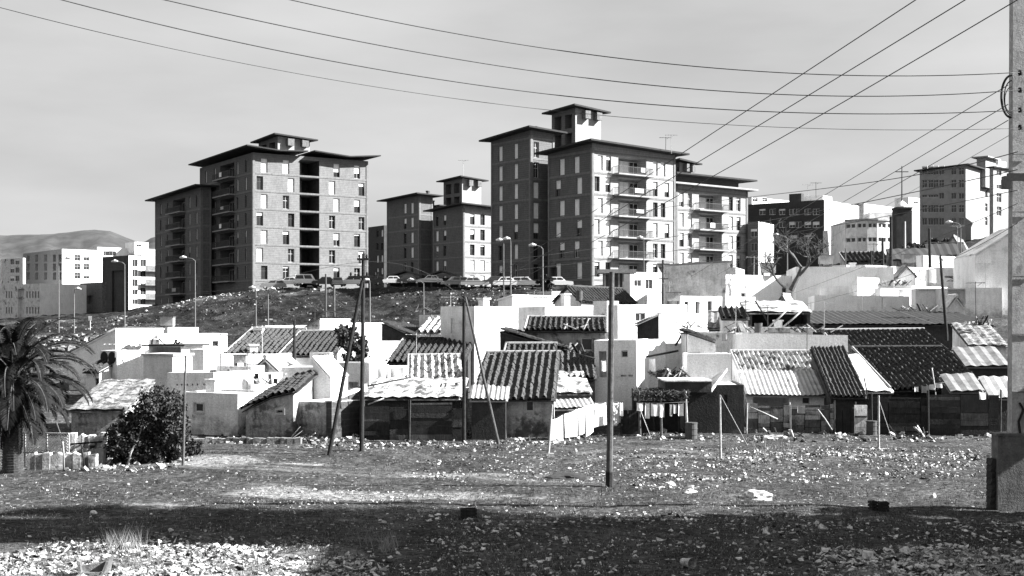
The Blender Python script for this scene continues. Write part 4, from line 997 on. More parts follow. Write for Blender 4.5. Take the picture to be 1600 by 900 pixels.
H('village_house','small grey-fronted hut with door on the white cube house terrace','house',232,248,254,530,83,15,m=PLAST,mside=WHITE,ops=[W(243,248,531,540,kind='void',d=.3)],depth=2,par=.1)
H('village_house','narrow pale block right of the tall thin pole with white side','house',296,318,342,546,74,25,m=PLAST,mside=WHITE,par=.1)
H('village_house','white low front below the long tiled roof','house',338,346,456,553,77,72,m=PLAST,mside=WHITE,par=.1)
H('village_house','house with very long slanting-striped tiled roof left of the dark tree','house',354,440,446,553,80,3,m=WHITE,roof='tile_front',rm=TILE,rise=1.5,depth=6.5,pitch=.33,over=.25,chim=[(.1,.8,.6)])
H('village_house','right continuation house of the long tiled roof, slightly lower','house',440,522,530,556,79,3,m=WHITE,roof='tile_front',rm=TILED,rise=1.3,depth=6,pitch=.33,over=.25)
H('village_house','white yard block with two dark vertical slots below the long tiled roof','house',337,392,398,572,71,10,m=WHITE2,mside=WHITE,par=.15,depth=4,ops=[W(355,358,577,602,kind='void',d=.2),W(366,369,580,600,kind='void',d=.2)])
H('village_house','small stone gable among white walls left of the centre-left poles','house',392,436,440,581,73,6,m=STAIN,roof='tile_gy',rm=DECK,rise=.75,depth=5,rk='corr',pitch=.8,over=.05)
H('village_house','white low wall block under the small stone gable','house',392,397,442,583,70,50,m=PLAST,mside=WHITE,par=.1)
H('village_house','grey long low wall right of the small stone gable','house',440,498,504,574,71.5,6,m=PLAST,par=.1,depth=3)
H('village_house','tiny hut with grey shuttered door at the right end of the long tiled roof','house',484,516,527,551,75,14,m=PLAST,mside=WHITE,par=.06,ops=[W(497,507,554,575,kind='door',m=WOODD)])
H('greenhouse','slanted white-slatted frame roof left of the dark tree','shed',462,500,512,522,98,20,m=WHITE2,roof='tile_left',rm=SHEET,rise=1.2,rk='corr',pitch=1.0,depth=5,over=.1)
H('village_house','white long low wall behind the dark tree at the foot of the bank','house',505,530,640,505,104,40,m=WHITE,par=.2)
H('village_house','low white wall at far left of the bank foot behind the long tiled roof','house',400,415,520,509,104,50,m=WHITE2,par=.2)
H('village_house','dark gabled shed with pale roof edge right of the dark tree','house',596,650,656,530,90,10,m=DARKW,roof='tile_right',rm=TILED,rise=1.1,depth=6,over=.15,pitch=.35)
H('village_house','white wall house below the dark gabled shed','house',566,575,655,533,84,50,m=WHITE,par=.2)
H('village_house','low wide house with very dark sagging roof left of the big white blank house','house',607,724,730,566,74,3,m=DARKW,roof='tile_front',rm=TILED,rise=1.2,depth=7,over=.3,pitch=.34)
H('village_house','ruined white wall with rubble top left of the big white blank house','house',655,690,696,492,92,12,m=WHITE2,par=.3,depth=5)
H('village_house','grey low house with striped roof piece left of the big white blank house','house',652,690,694,520,86,8,m=PLAST,roof='tile_front',rm=TILEW,rise=1.0,depth=4,pitch=.4)
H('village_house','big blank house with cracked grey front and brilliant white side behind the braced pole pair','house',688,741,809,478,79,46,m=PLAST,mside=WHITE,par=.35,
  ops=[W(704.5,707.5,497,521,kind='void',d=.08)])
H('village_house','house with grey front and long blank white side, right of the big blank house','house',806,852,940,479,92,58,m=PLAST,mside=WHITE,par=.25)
H('village_house','white low roof house on the slope behind the long blank white side','house',778,800,905,470,112,50,m=WHITE,roof='slab',rm=WHITE,dz=(0,.4,.4,0),over=.1,rt=.15)
H('village_house','low white lean block in front of the broad plain grey wall','house',1332,1340,1374,433,112,50,m=PLAST,mside=WHITE,par=.1)
H('village_house','small white block with black doorway before the broad plain grey wall','house',1366,1376,1424,450,111,55,m=PLAST,mside=WHITE,par=.1,ops=[W(1404,1411,452,464,'s','void',d=.5)])
H('village_house','tiny grey lean-to block before the left part of the broad grey wall','house',1282,1326,1331,447,113,8,m=PLAST,mside=WHITE,par=.1,depth=2)
H('village_house','small white house with tiled roof behind the round-hole wall, left end','house',1128,1168,1176,498,87,6,m=WHITE2,roof='tile_front',rm=TILED,rise=.7,depth=4)
H('village_house','white one-window house front beneath the hillside terraces','house',1424,1470,1478,452,108,6,m=WHITE3,mside=WHITE,par=.15,ops=[W(1450,1456,458,466)])
H('village_house','narrow white gabled house squeezed between the terraces at the right','house',1404,1430,1438,430,120,10,m=WHITE3,roof='tile_gy',rm=SHEETD,rise=.8,rk='corr',pitch=.6,depth=4)
H('village_house','stained house with square black window and low tiled roof left of the central pole','house',822,945,950,517,72,3,m=STAIN,roof='tile_front',rm=TILED,rise=.7,depth=4.5,over=.25,pitch=.3,ops=[W(907,925,528,548)])
H('village_house','black-mouthed shed with dark leaning roof right of the big blank house','house',782,882,888,546,70,4,m=DARKW,roof='tile_right',rm=TILED,rise=1.0,depth=4,over=.2,pitch=.3,ops=[W(826,880,530,547,kind='void',d=1)])
H('village_house','white gable-ended house with tiled roof left of the wooden post hut','house',866,908,992,471,108,40,m=WHITE2,mside=WHITE,roof='tile_gy',rm=TILE,rise=1.2,over=.2,pitch=.4)
H('village_house','white slope-side wall with steps at the foot of the balconied tower','house',842,862,930,455,135,50,m=WHITE2,mside=WHITE,par=.3)
def posthut():
    Y=118; r=empty('post_hut','tall wooden hut under a flat overhanging slab beside the central pole top','hut',Vector((wx(944,Y),Y,wz(462,Y)))); a=wx(975,Y)-wx(944,Y); h=wz(427,Y)-wz(462,Y)
    w=MB(); w.box(0,a,0,a,-3,h); w.build('wall',WOODM,r)
    for x in (0,a*.35,a*.7,a-.15):
        m=MB(); m.box(x,x+.15,-.08,-.003,-3,h); m.build('board',WOODL,r)
    m=MB(); m.box(-.6,a+1.1,-.6,a+.3,h+.003,h+.35); m.build('roof',CONC,r)
posthut()
H('village_house','white house with grilled windows right of the wooden post hut','house',972,985,1062,425,124,55,m=WHITE,par=.3,ops=[W(991,1003,437,448,'s','win'),W(1009,1020,437,452,'s','win')])
H('village_house','bright white house with double window right behind the central pole','house',950,966,1074,476,84,60,m=PLAST,mside=WHITE,par=.15,ops=[W(993,1009,489,503,'s','win')])
H('village_house','narrow white house edge just left of the bright double-window house','house',926,948,966,470,88,45,m=PLAST,mside=WHITE,par=.2,ops=[W(939,945,490,505,'f','win')])
H('village_house','small white sloped stair block on the front of the bright double-window house','house',996,1030,1046,506,80,12,m=DARKW,mside=WHITE,roof='tile_left',rm=WHITE,rk='corr',pitch=2,rise=.6,depth=2.5)
H('village_house','low grey wall with panel joint below the bright double-window house','house',1016,1074,1078,537,74,4,m=PLAST,par=.1,depth=3)
H('village_house','white house side with sloping rooftop left of the low grey panel wall','house',998,1004,1040,530,72,55,m=PLAST,mside=WHITE,par=.1)
H('village_house','white house with three tall dark windows left of the dark gabled roofs','house',1050,1062,1180,462,106,60,m=PLAST,mside=WHITE,par=.3,ops=[W(1069,1075,471,488,'s'),W(1086,1093,471,490,'s'),W(1105,1112,470,487,'s')])
H('village_house','dark hollow-fronted house under slumped sheet roofs above the three-window house','house',1036,1118,1124,458,114,8,m=WHITE2,roof='tile_front',rm=SHEETD,rise=1.0,depth=5,rk='corr',pitch=.6,over=.5,ops=[W(1044,1110,459,468,kind='void',d=2)])
H('canopy','pale sagging canopy roof above the slumped sheet roofs','shed',1042,1128,1134,426,122,8,m=WHITE2,roof='slab',rm=CONC,over=.5,dz=(0,.3,.3,0),rt=.2,ops=[W(1050,1084,431,442,kind='void',d=2.5),W(1092,1120,431,441,kind='void',d=2.5)])
H('village_house','long bright white house with shuttered windows left of the bare tree','house',1108,1119,1246,429,118,62,m=PLAST,mside=WHITE,par=.4,ops=[W(1136,1145,457,470,'s','win',shut=.9),W(1158,1165,458,467,'s','win'),W(1187,1194,452,466,'s','win',shut=.9),W(1222,1230,450,460,'s','win')])
H('village_house','low brick-parapet annex on the roof line of the long bright white house','house',1120,1150,1170,418,128,20,m=WHITE2,par=.2,depth=5)
H('village_house','black-fronted gabled barn with pale roof rim left of the beam-roofed shed','house',1108,1163,1170,512,90,10,m=DARKW,roof='tile_gx',rm=SHEETD,rise=1.0,depth=6,rk='corr',pitch=.4,over=.3)
H('shed','open shed with slatted white-striped roof and leaning beams','shed',1168,1266,1270,488,88,4,m=DARKW,roof='tile_front',rm=TILEW,rise=.8,depth=4.5,over=.3,pitch=.9,rk='corr',ops=[W(1175,1262,490,512,kind='void',d=2.5)])
H('village_house','small grey gabled dormer house in front of the long bright white house','house',1212,1232,1246,478,100,20,m=STAIN,roof='tile_gy',rm=DECK,rise=.8,rk='corr',pitch=.6,depth=4)
H('village_house','white cluttered roof terrace wall left of the round-hole wall','house',1076,1150,1156,520,80,6,m=WHITE2,par=.4,depth=5)
H('village_house','white low wall with black gaps under the beam-roofed shed','house',1150,1270,1274,512,84,4,m=WHITE2,par=.3,depth=4,ops=[W(1200,1235,513,520,kind='void',d=.3),W(1245,1262,513,519,kind='void',d=.3)])
# right hand hillside houses
H('village_house','broad plain grey wall house right of the bare tree, dark strip along its top left','house',1243,1396,1404,416,118,6,m=WHITE3,par=.3,depth=8)
H('village_house','plain grey lower wall with dark upright joint in front of the broad grey house','house',1272,1421,1500,461,110,8,m=WHITE3,mside=WHITE,par=.25,depth=6,ops=[W(1377,1379,463,481,kind='void',d=.08)])
H('village_house','long low building with black left front under ribbed dark roof at the right','house',1268,1552,1556,507,90,2,m=DARKW,roof='tile_front',rm=TILED,rise=.95,depth=9,over=.3,pitch=.45,rk='corr')
H('village_house','white wall block right of the plain grey lower wall','house',1400,1424,1480,446,114,50,m=WHITE,par=.2)
H('village_house','grey-white house with dark doorway niche near the right pole','house',1474,1566,1574,450,103,6,m=PLAST,par=.1,depth=6,ops=[W(1481,1509,452,476,kind='void',d=.8)])
H('village_house','small white gable standing in front of the dark doorway niche','house',1479,1508,1512,482,98,4,m=WHITE2,roof='tile_gy',rm=WHITE2,rise=.9,rk='corr',pitch=1,depth=2,over=.02)
H('village_house','tall plain pale gable wall with slanting left edge beside the concrete pole','house',1524,1596,1604,398,104,5,m=WHITE3,roof='tile_left',rm=PLAST,rise=2.3,rk='corr',pitch=2,depth=7,over=.03,ops=[W(1562,1566,384,388,kind='void',d=.2)])
H('village_house','white terrace house with three dark openings above the broad grey wall','house',1336,1352,1452,414,124,55,m=WHITE2,mside=WHITE,par=.3,ops=[W(1375,1381,424,436,'s','win'),W(1384,1391,424,435,'s','win')])
H('village_house','bright white box house beside the slanted black pole','house',1432,1440,1520,399,132,60,m=WHITE,mside=WHITE,par=.2,ops=[W(1470,1474,404,409,'s','win')])
H('village_house','white sunlit house just left of the tall pale gable wall','house',1494,1503,1532,415,118,50,m=PLAST,mside=WHITE,par=.2)
H('village_house','grey low wall with black shadow slot left of the white sunlit house','house',1462,1504,1508,418,119,5,m=PLAST,par=.2,depth=4,ops=[W(1476,1503,431,434,kind='void',d=.5)])
H('village_house','dark-roofed house with pale ridge on the rise below the chapel','house',1396,1462,1470,405,142,10,m=STAIN,roof='tile_front',rm=ROOFD,rise=1.5,depth=7,rk='corr',pitch=.8,over=.4)
H('village_house','second dark-roofed house on the rise, left of the pale gable','house',1452,1512,1520,398,150,10,m=DARKW,roof='tile_gx',rm=ROOFD,rise=1.5,depth=7,rk='corr',pitch=.8,over=.4)
H('village_house','small gabled white house under the lamp on the rise','house',1478,1500,1515,386,158,25,m=WHITE2,roof='tile_gy',rm=SHEETD,rise=1.4,rk='corr',pitch=.6)
H('village_house','small dark-roofed house below the band-windowed curved building','house',1322,1392,1400,410,150,8,m=WHITE2,roof='tile_front',rm=TILED,rise=1.4,depth=6,pitch=.5,over=.3)
H('village_house','long white parapet just behind the central rooftops below the curved building','house',1300,1320,1400,414,130,50,m=WHITE,par=.2)
GALV2=mat('dull galvanised mast',.13,.1,4)
# ---------------------------------------------------------------- trees and plants
def leafmesh(name, pts, nrm, size, m, parent, loc, aspect=2.2, seed=1):
    r = np.random.default_rng(seed); n = len(pts)
    a = r.normal(size=(n,3)); a /= np.linalg.norm(a,axis=1,keepdims=True)
    b = np.cross(a, r.normal(size=(n,3))); b /= np.linalg.norm(b,axis=1,keepdims=True)
    s = size*r.uniform(.6,1.3,(n,1)); L = a*s*aspect/2; Wd = b*s/2
    P = np.asarray(pts); V = np.stack([P-L, P-Wd, P+L, P+Wd],1).reshape(-1,3)
    me = bpy.data.meshes.new(name); me.from_pydata(V.tolist(), [], np.arange(4*n).reshape(-1,4).tolist()); me.materials.append(m)
    return link(name, me, parent, loc)
def ell_pts(ells, n, seed, shell=.55):
    r = np.random.default_rng(seed); out = []
    w = np.array([e[3]*e[4]*e[5] for e in ells]); w = w/w.sum()
    clump = []
    for k, e in enumerate(ells):
        m = int(n*w[k]/28)+1; d = r.normal(size=(m,3)); d /= np.linalg.norm(d,axis=1,keepdims=True); rad_ = r.uniform(shell,1.0,(m,1))
        c = np.array(e[:3])+d*rad_*np.array(e[3:6]); g = np.repeat(c,28,0)+r.normal(size=(m*28,3))*np.array(e[3:6]).mean()*.11; out.append(g)
    return np.concatenate(out)
def round_tree():
    Y=49.5; b=gxy(222,724); r=empty('broadleaf_tree','dense dark round-crowned small tree with a pale stem, left of the tall thin pole','tree',b)
    def c(px,py,rx,ry,rz): return (wx(px,Y)-b.x, random.uniform(-.2,.3), wz(py,Y)-b.z, rx, ry, rz)
    E=[c(243,640,1.0,.9,.85),c(222,668,1.1,1,.8),c(262,672,.75,.8,.9),c(195,690,.9,.9,.7),c(230,705,1.3,1,.5),c(186,665,.45,.5,.4),c(268,700,.6,.7,.55),c(180,712,.6,.6,.35)]
    leafmesh('crown',ell_pts(E,17000,3),None,.075,LEAF,r,(0,0,0),2.0,3)
    m=MB(); m.tube([(-.35,-.75,-.1),(-.2,-.8,.5),(.05,-.7,1.0),(.15,-.4,1.6)],[.05,.045,.035,.02],7); 
    m.build('stem',WOODL,r); m=MB(); rr=random.Random(2)
    m.tube([(.1,0,-.2),(.15,.0,.6),(.2,0,1.1)],[.14,.11,.09],8)
    for i in range(9): a=rr.uniform(0,6.3); q=rr.uniform(.6,1.1); m.tube([(.18,0,.6+i*.05),(.2+math.cos(a)*q*.5,math.sin(a)*q*.5,1.2),(.2+math.cos(a)*q,math.sin(a)*q,1.6+rr.uniform(-.4,.7))],[.05,.035,.015],6)
    m.build('trunk',BARK,r)
round_tree()
def palm():
    b=gxy(20,738); r=empty('palm_tree','large date palm with arching fronds at the left edge of the photo','tree',b); H=3.8
    m=MB(); n=40
    for i in range(n):
        z=-.2+i*(H+.1)/n; m.tube([(0,0,z),(0,0,z+(H+.1)/n*1.15)],[.36-.05*math.sin(i/n*3),.42-.05*math.sin(i/n*3)],14)
    m.build('trunk',BARK,r)
    m=MB(); rr=random.Random(5)
    for i in range(90):
        a=rr.uniform(0,6.3); z=rr.uniform(H-.9,H-.1); m.bar((math.cos(a)*.35,math.sin(a)*.35,z),(math.cos(a)*.55,math.sin(a)*.55,z+rr.uniform(.1,.3)),.09,.04)
    m.build('leaf_bases',WOODM,r)
    def frond(L,up,droop,seed):
        rr=random.Random(seed); mb=MB(); n=26; pts=[]; x=z=0; ang=up
        for i in range(n+1): pts.append(Vector((x,0,z))); x+=math.cos(ang)*L/n; z+=math.sin(ang)*L/n; ang-=droop/n*(0.5+1.2*i/n)
        mb.tube(pts,[.035*(1-i/(n+1))+.006 for i in range(n+1)],5,1)
        for i in range(3*3,n*3):
            f=i/3; k=int(f); p=pts[k].lerp(pts[min(k+1,n)],f-k); t=(pts[min(k+1,n)]-pts[max(k-1,0)]).normalized(); up_=Vector((-t.z,0,t.x))
            ln=(.52*math.sin(math.pi*min(1,(f/n)*.9+.12))+.1)*rr.uniform(.85,1.1)
            for s in (-1,1):
                d=(t*.75+Vector((0,s,0))*.75+up_*rr.uniform(.1,.35)).normalized(); tip=p+d*ln+Vector((0,0,-ln*rr.uniform(.1,.35))); mid=p+d*ln*.5; w=up_.cross(d).normalized()*.026+up_*.01
                mb.poly([p-w*.6,mid-w,tip,mid+w])
        return mb.mesh('frond',[PALM,WOODM])
    ms=[frond(3.3,1.2,1.6,1),frond(3.3,.9,1.7,2),frond(3.3,.6,1.7,3),frond(3.0,.2,1.4,4),frond(2.5,-.35,1.0,5),frond(2.3,-.85,.6,6)]
    rr=random.Random(9); k=0
    for ring,(mi,cnt) in enumerate([(0,9),(1,12),(2,13),(3,13),(4,12),(5,10)]):
        for i in range(cnt):
            a=i*2*math.pi/cnt+ring*.37+rr.uniform(-.15,.15); o=link('frond',ms[mi],r,(math.cos(a)*.15,math.sin(a)*.15,H-.12*ring),(rr.uniform(-.12,.12),rr.uniform(-.12,.12),a)); s=rr.uniform(.85,1.08); o.scale=(s,s,s)
palm()
def bare_tree(name,label,px,py,Y,H,seed,lean=0,spread=.5,depth=6,m=BARK,r0=.22):
    P=at(px,py,Y); r=empty(name,label,'tree',P); rr=random.Random(seed); t=MB(); br=MB()
    def grow(p,d,L,rad_,k,mb):
        q=p; pts=[p]; dd=d.copy()
        for i in range(3): dd=(dd+Vector((rr.uniform(-.16,.16),rr.uniform(-.16,.16),rr.uniform(-.05,.12)))).normalized(); q=q+dd*L/3; pts.append(q)
        mb.tube(pts,[rad_*(1-.13*i) for i in range(4)],6 if rad_>.04 else 4,cap=False)
        if k==0: return
        for j in range(rr.choice([2,3,3,4]) if k>2 else 3):
            a=Vector((rr.uniform(-1,1),rr.uniform(-1,1),rr.uniform(-.35,.8))).normalized(); nd=(dd*(1-spread)+a*spread).normalized()
            st=pts[rr.choice([2,3,3])]; grow(st,nd,L*rr.uniform(.62,.85),max(.014,rad_*.6),k-1,br)
    grow(Vector((0,0,-.5)),Vector((lean,0,1)).normalized(),H*.22,r0,depth,t)
    t.build('trunk',m,r); br.build('branches',m,r)
bare_tree('bare_tree','leafless dark tree with spreading twigs in front of the dark brick block',1236,445,117,10.5,5,.5,.62,6,BARK,.26)
bare_tree('bare_tree','small leafless tree leaning left below the pale narrow house',1226,440,114,6.5,8,-.9,.6,4,BARK,.16)
def bush(name,label,px,py0,py1,rx,Y,n,seed,size=.09,cat='tree',m=LEAF):
    zb=wz(py1,Y); zt=wz(py0,Y); b=Vector((wx(px,Y),Y,zb)); r=empty(name,label,cat,b); h=zt-zb; w=rx/F*Y; rr=random.Random(seed)
    E=[(rr.uniform(-.5,.5)*w,rr.uniform(-.4,.4)*w,h*rr.uniform(.3,.8),w*rr.uniform(.4,.65),w*rr.uniform(.4,.6),h*rr.uniform(.2,.35)) for _ in range(7)]
    leafmesh('crown',ell_pts(E,n,seed),None,size,m,r,(0,0,0),2,seed)
    t=MB(); 
    for i in range(4): t.tube([(0,0,-.5),(rr.uniform(-.2,.2)*w,0,h*.3),(rr.uniform(-.6,.6)*w,0,h*.7)],[.07,.05,.02],6)
    t.build('trunk',BARK,r)
bush('broadleaf_tree','dark leafy tree behind the leaning strut, right of the long tiled roof',548,508,572,26,76,5000,5,.12)
bush('shrub','dark shrub at the foot of the shaded tower wing beside the lamp posts',852,432,462,14,150,900,6,.25,'shrub')
bush('shrub','dark scrub along the base of the tall thin pole',305,688,716,24,53,1500,7,.07,'shrub')
bush('shrub','dark bush on the rise below the tall grey block',1470,372,398,30,170,1500,8,.35,'shrub')
bush('shrub','second dark bush left of it, right beside the chapel tower',1430,378,402,22,168,1200,12,.35,'shrub')
bush('shrub','low dark plants growing on the yard wall behind the brush shelter',1040,575,600,34,68,1200,9,.08,'shrub')
# ---------------------------------------------------------------- poles, lamps, aerials, wires
def pole(name,label,px,py0,py1,Y=None,r=.1,px0=None,m=WOODM,cat='utility pole',group=None,arms=(),z=0,foot=None,n=10):
    """px,py1 foot; px0,py0 head"""
    if Y is None: B=gxy(px,py1); Y=B.y
    else: B=at(px,py1,Y)
    T=at(px0 if px0 is not None else px,py0,Y)-B; o=empty(name,label,cat,B,0,group); m_=MB(); m_.tube([(0,0,-.4)]+[T*(i/6) for i in range(7)],[r*1.05]+[r*(1-.25*i/6) for i in range(7)],n)
    m_.build('shaft',m,o)
    if foot: f=MB(); f.tube([(0,0,-.3),T.normalized()*foot],[r*1.14,r*1.12],n); f.build('tarred_base',WOODD,o)
    for (dz,hw,k) in arms:
        a=MB(); p=T*dz; a.box(p.x-hw,p.x+hw,p.y-r-.09,p.y-r+.01,p.z-.05,p.z+.05); c=a.build('crossarm',m,o)
        for i in range(k):
            q=MB(); x=p.x-hw+.1+(2*hw-.2)*i/max(1,k-1); q.tube([(x,p.y-r-.04,p.z+.05),(x,p.y-r-.04,p.z+.1),(x,p.y-r-.04,p.z+.2)],[.02,.055,.04],8); q.build('insulator',VOID,c)
    return o
pole('utility_pole','tall round pole with tarred foot standing alone in the centre of the waste ground',952,425,762,r=.115,px0=956,m=WOODM,foot=.5)
pole('utility_pole','vertical dark pole of the left braced pair, crossarm near its top',565,396,705,r=.10,px0=568,m=WOODD,arms=((.88,.62,4),(.97,.25,2)))
pole('pole_strut','dark strut leaning right against the left braced pole',514,438,710,r=.09,px0=566,m=WOODD)
pole('utility_pole','vertical pole of the right braced pair with insulators at its head',725,462,692,r=.10,px0=725,m=WOODD,arms=((.96,.28,3),))
pole('pole_strut','pale strut leaning left against the right braced pole',779,464,694,r=.075,px0=727,m=WOODM)
pole('pole','tall thin dark pole beside the round tree',286,556,730,r=.055,px0=290,m=WOODM)
pole('pole','thin pale post in front of the dark stained house, guy wire to its right',1126,617,718,r=.05,px0=1125,m=WOODL)
pole('pole','short pale post at the left end of the hung white sheets',857,632,710,r=.055,px0=863,m=WOODL)
pole('pole','thin pale post in front of the dark patchwork fence at the right',1373,618,700,r=.05,m=WOODL)
pole('pole','slanted black pole rising above the dark tiled roofs at the right',1479,400,522,78,.10,px0=1469,m=WOODD)
pole('pole','short black pole on the long tiled roof left of the dark tree',460,501,560,78,.1,m=WOODD)
pole('pole','black pole with small crossbars behind the centre rooftops',1036,406,472,104,.13,m=METAL,arms=((.9,.5,0),(.55,.4,0)))
pole('pole','tall dark pole before the curved building',1392,338,410,126,.17,m=WOODD)
pole('pole','dark pole with pegs left of the slanted black pole top',1453,357,412,132,.16,px0=1452,m=WOODD)
pole('pole','shorter dark pole left of the tall one before the curved building',1379,372,412,128,.15,m=WOODD)
pole('pole','low dark post furthest left before the curved building',1361,392,414,128,.14,m=WOODD)
pole('pole','dark upright corner post left of the tall grey wall end',1074,508,550,70,.06,m=WOODD)
pole('pole','pale thin mast left of the chapel tower',1414,346,402,150,.12,m=GALV)
pole('pole','pale thin mast right of the chapel tower',1425,330,378,170,.12,m=GALV)
pole('pole','black upright post between the two parts of the shed beams',1321,388,462,122,.08,m=METAL)
pole('pole','mid-grey pole behind the left white roofs, T-bar on top',522,446,520,108,.12,m=WOODM,arms=((.45,1.6,0),))
pole('pole','dark slim pole at the left tower corner on the bank',509,428,508,140,.13,m=METAL)
def guy(label,a,b,Y0,Y1,r=.015,m=GALV):
    line('guy_wire',label,[at(a[0],a[1],Y0),gxy(b[0],b[1])] if Y1 is None else [at(a[0],a[1],Y0),at(b[0],b[1],Y1)],r,m,'wire')
guy('guy wire running down right from the post before the dark stained house',(1126,618),(1168,696),51.5,None)
guy('guy wire running down right from the post before the dark fence',(1373,624),(1394,688),56.5,None)
guy('thin guy wire near the left post of the brush shelter',(998,634),(1018,688),60.3,None)
def lamp(label,px,py0,py1,Y,arms=((-1,1.9),),r=.075):
    B=at(px,py1,Y); H=wz(py0,Y)-B.z; o=empty('street_lamp',label,'street lamp',B,0,'street lamps along the bank'); m=MB(); m.tube([(0,0,-1.5),(0,0,H*.5),(0,0,H-.3)],[r*1.1,r*.85,r*.6],8); m.build('mast',GALV2,o)
    for s,L in arms:
        a=MB(); a.tube([(0,0,H-.35),(s*L*.3,0,H-.08),(s*L,0,H+.05)],[r*.6,r*.5,r*.4],6); ar=a.build('arm',GALV2,o)
        h=MB(); h.tube([(s*L*.95,0,H+.05),(s*(L+.35),0,H+.1),(s*(L+.75),0,H+.02)],[.09,.2,.08],8); h.build('lamp_head',FRAME,ar)
lamp('street lamp with single arm to the left behind the scalloped white house',195,409,527,158,((-1,.9),))
lamp('street lamp with long arm to the left in front of the lower dark tower wing',305,403,512,152,((-1,1.1),))
lamp('street lamp with arm to the right at the far left over the school',92,404,512,160,((1,.8),))
lamp('slim lamp mast with short head before the white school side',116,452,508,158,((1,.1),))
lamp('slim mast on the bank below the sunlit side of the left tower',419,452,510,150,((1,.1),))
lamp('slim mast with arm at the left tower right corner, behind the strut',400,450,510,150,((-1,.1),))
lamp('tall white mast, left one of the close pair before the shaded tower wing',787,376,470,130,((-1,.05),),.08)
lamp('tall white mast, right one of the close pair before the shaded tower wing',798,374,470,130,((-1,.05),),.08)
lamp('street lamp with arm to the left between tower wing and balconied tower',848,384,470,132,((-1,.7),),.1)
lamp('street lamp near the bare tree before the dark brick block',1230,368,402,150,((-1,.9),),.09)
lamp('street lamp on the rise below the tall grey block, arm to the left',1501,348,396,150,((-1,1.0),),.09)
lamp('slim pale lamp mast behind the braced left pole on the bank',578,438,505,125,((-1,.05),),.08)
lamp('slim pale mast right of the low dark market building',662,438,478,150,((-1,1.2),),.08)
lamp('pale mast in front of the balconies of the large tower',1006,372,440,150,((-1,.1),),.07)
def sign(): 
    P=at(141,512,160); o=empty('road_sign','small white square road sign on a post at the left road edge','sign',P); m=MB(); m.tube([(0,0,-.3),(0,0,1.0)],.05,6); m.build('post',GALV,o); m=MB(); m.box(-.22,.22,-.06,-.052,.9,1.45); m.build('panel',WHITE,o)
sign()
def aerial(label,px,py0,py1,Y,k=0):
    B=at(px,py1,Y); H=wz(py0,Y)-B.z; o=empty('tv_aerial',label,'tv aerial',B,0,'tv aerials on the rooftops'); w=.009+Y*.00016; m=MB(); m.tube([(0,0,-.4),(random.uniform(-.04,.04),0,H)],w,5); m.build('mast',GALV if k%2==0 else METAL,o)
    e=MB(); L=.75+.004*Y; e.bar((-L*.6,0,H-.1),(L*.6,0,H-.1+random.uniform(-.05,.05)),w*1.3)
    for i in range(5): x=-L*.55+i*L*.27; e.bar((x,-.35+i*.03,H-.1),(x,.35-i*.03,H-.1),w)
    e.bar((x*.2,-.01,H-.3),(x*.2+.3,-.01,H-.1),w); e.build('element_array',GALV if k%2==0 else METAL,o)
AE=[(410,508,560,74,'above the long tiled roof of the left group'),(492,474,520,100,'left behind the dark tree'),(529,500,560,77,'right beside the dark leafy tree'),(672,505,560,80,'above the very dark sagging roof'),(650,520,572,76,'left above the very dark sagging roof'),
 (763,452,480,100,'over the right end of the big blank white side'),(704,462,485,90,'above the cracked grey wall'),(918,505,553,73,'over the square black window'),(1045,440,476,90,'on the bright double-window house'),(1022,468,476,86,'small, at the roof edge of the double-window house'),
 (1090,468,520,84,'before the three tall dark windows'),(1165,446,515,88,'left of the black gabled barn'),(1149,475,560,75,'over the grey sloping-topped wall'),(1261,505,560,72,'above the round-hole parapet'),(1288,470,522,80,'before the black low front'),(1200,478,520,86,'among the leaning beams'),
 (1347,442,484,105,'over the plain grey lower wall'),(1365,380,415,124,'on the three-opening terrace house'),(1496,352,400,140,'above the small gabled house on the rise'),(1525,440,500,92,'over the ribbed dark roof at the right'),(1540,410,450,104,'before the tall pale gable wall'),
 (345,520,575,70,'on the white yard block with two slots'),(180,535,548,76,'on the scalloped white house'),(386,548,612,63,'above the stained hut roof'),(835,455,480,110,'on the slope houses below the lamp posts'),(1110,405,440,118,'over the slumped sheet roofs'),(1178,400,430,120,'on the long bright white house'),
 (1430,420,446,114,'among the drying sheets'),(1049,210,236,185,'on the large balconied tower roof edge'),(1040,214,236,188,'second on the large balconied tower roof'),(724,250,278,262,'on the middle stair head'),(1275,285,306,238,'left on the low rooftop structure of the dark brick block'),(1262,288,306,238,'far left on the low rooftop structure of the dark brick block')]
for i,(px,a,b,Y,t) in enumerate(AE): aerial('thin tv aerial '+t,px,a,b,Y,i)
def wire(label,pts,Y0,Y1,r=.013,group='overhead wires from the concrete pole'):
    """pts in pixels from right to left; the wire runs from distance Y0 to Y1"""
    n=48; xs=[p[0] for p in pts]; t=[0]; 
    for a,b in zip(pts[:-1],pts[1:]): t.append(t[-1]+math.hypot(b[0]-a[0],b[1]-a[1]))
    t=[q/t[-1] for q in t]; co=np.polyfit(t,[p[1] for p in pts],min(3,len(pts)-1)) ; cx=np.polyfit(t,xs,min(2,len(pts)-1)); P=[]
    for i in range(n+1):
        f=i/n; Yf=1/((1-f)/Y0+f/Y1); P.append(at(float(np.polyval(cx,f)),float(np.polyval(co,f)),Yf))
    line('overhead_wire',label,P,r,METAL,'wire',group=group)
wire('topmost of the four long sagging wires crossing the sky',[(1592,114),(1450,117),(1300,116),(1150,110),(1000,96),(800,67),(620,34),(450,0),(300,-38),(0,-118)],37.2,26,.0125)
wire('second of the four long sagging wires crossing the sky',[(1592,141),(1450,148),(1300,150),(1150,145),(1000,129),(800,109),(560,63),(400,30),(250,0),(100,-38)],37.2,26,.0125)
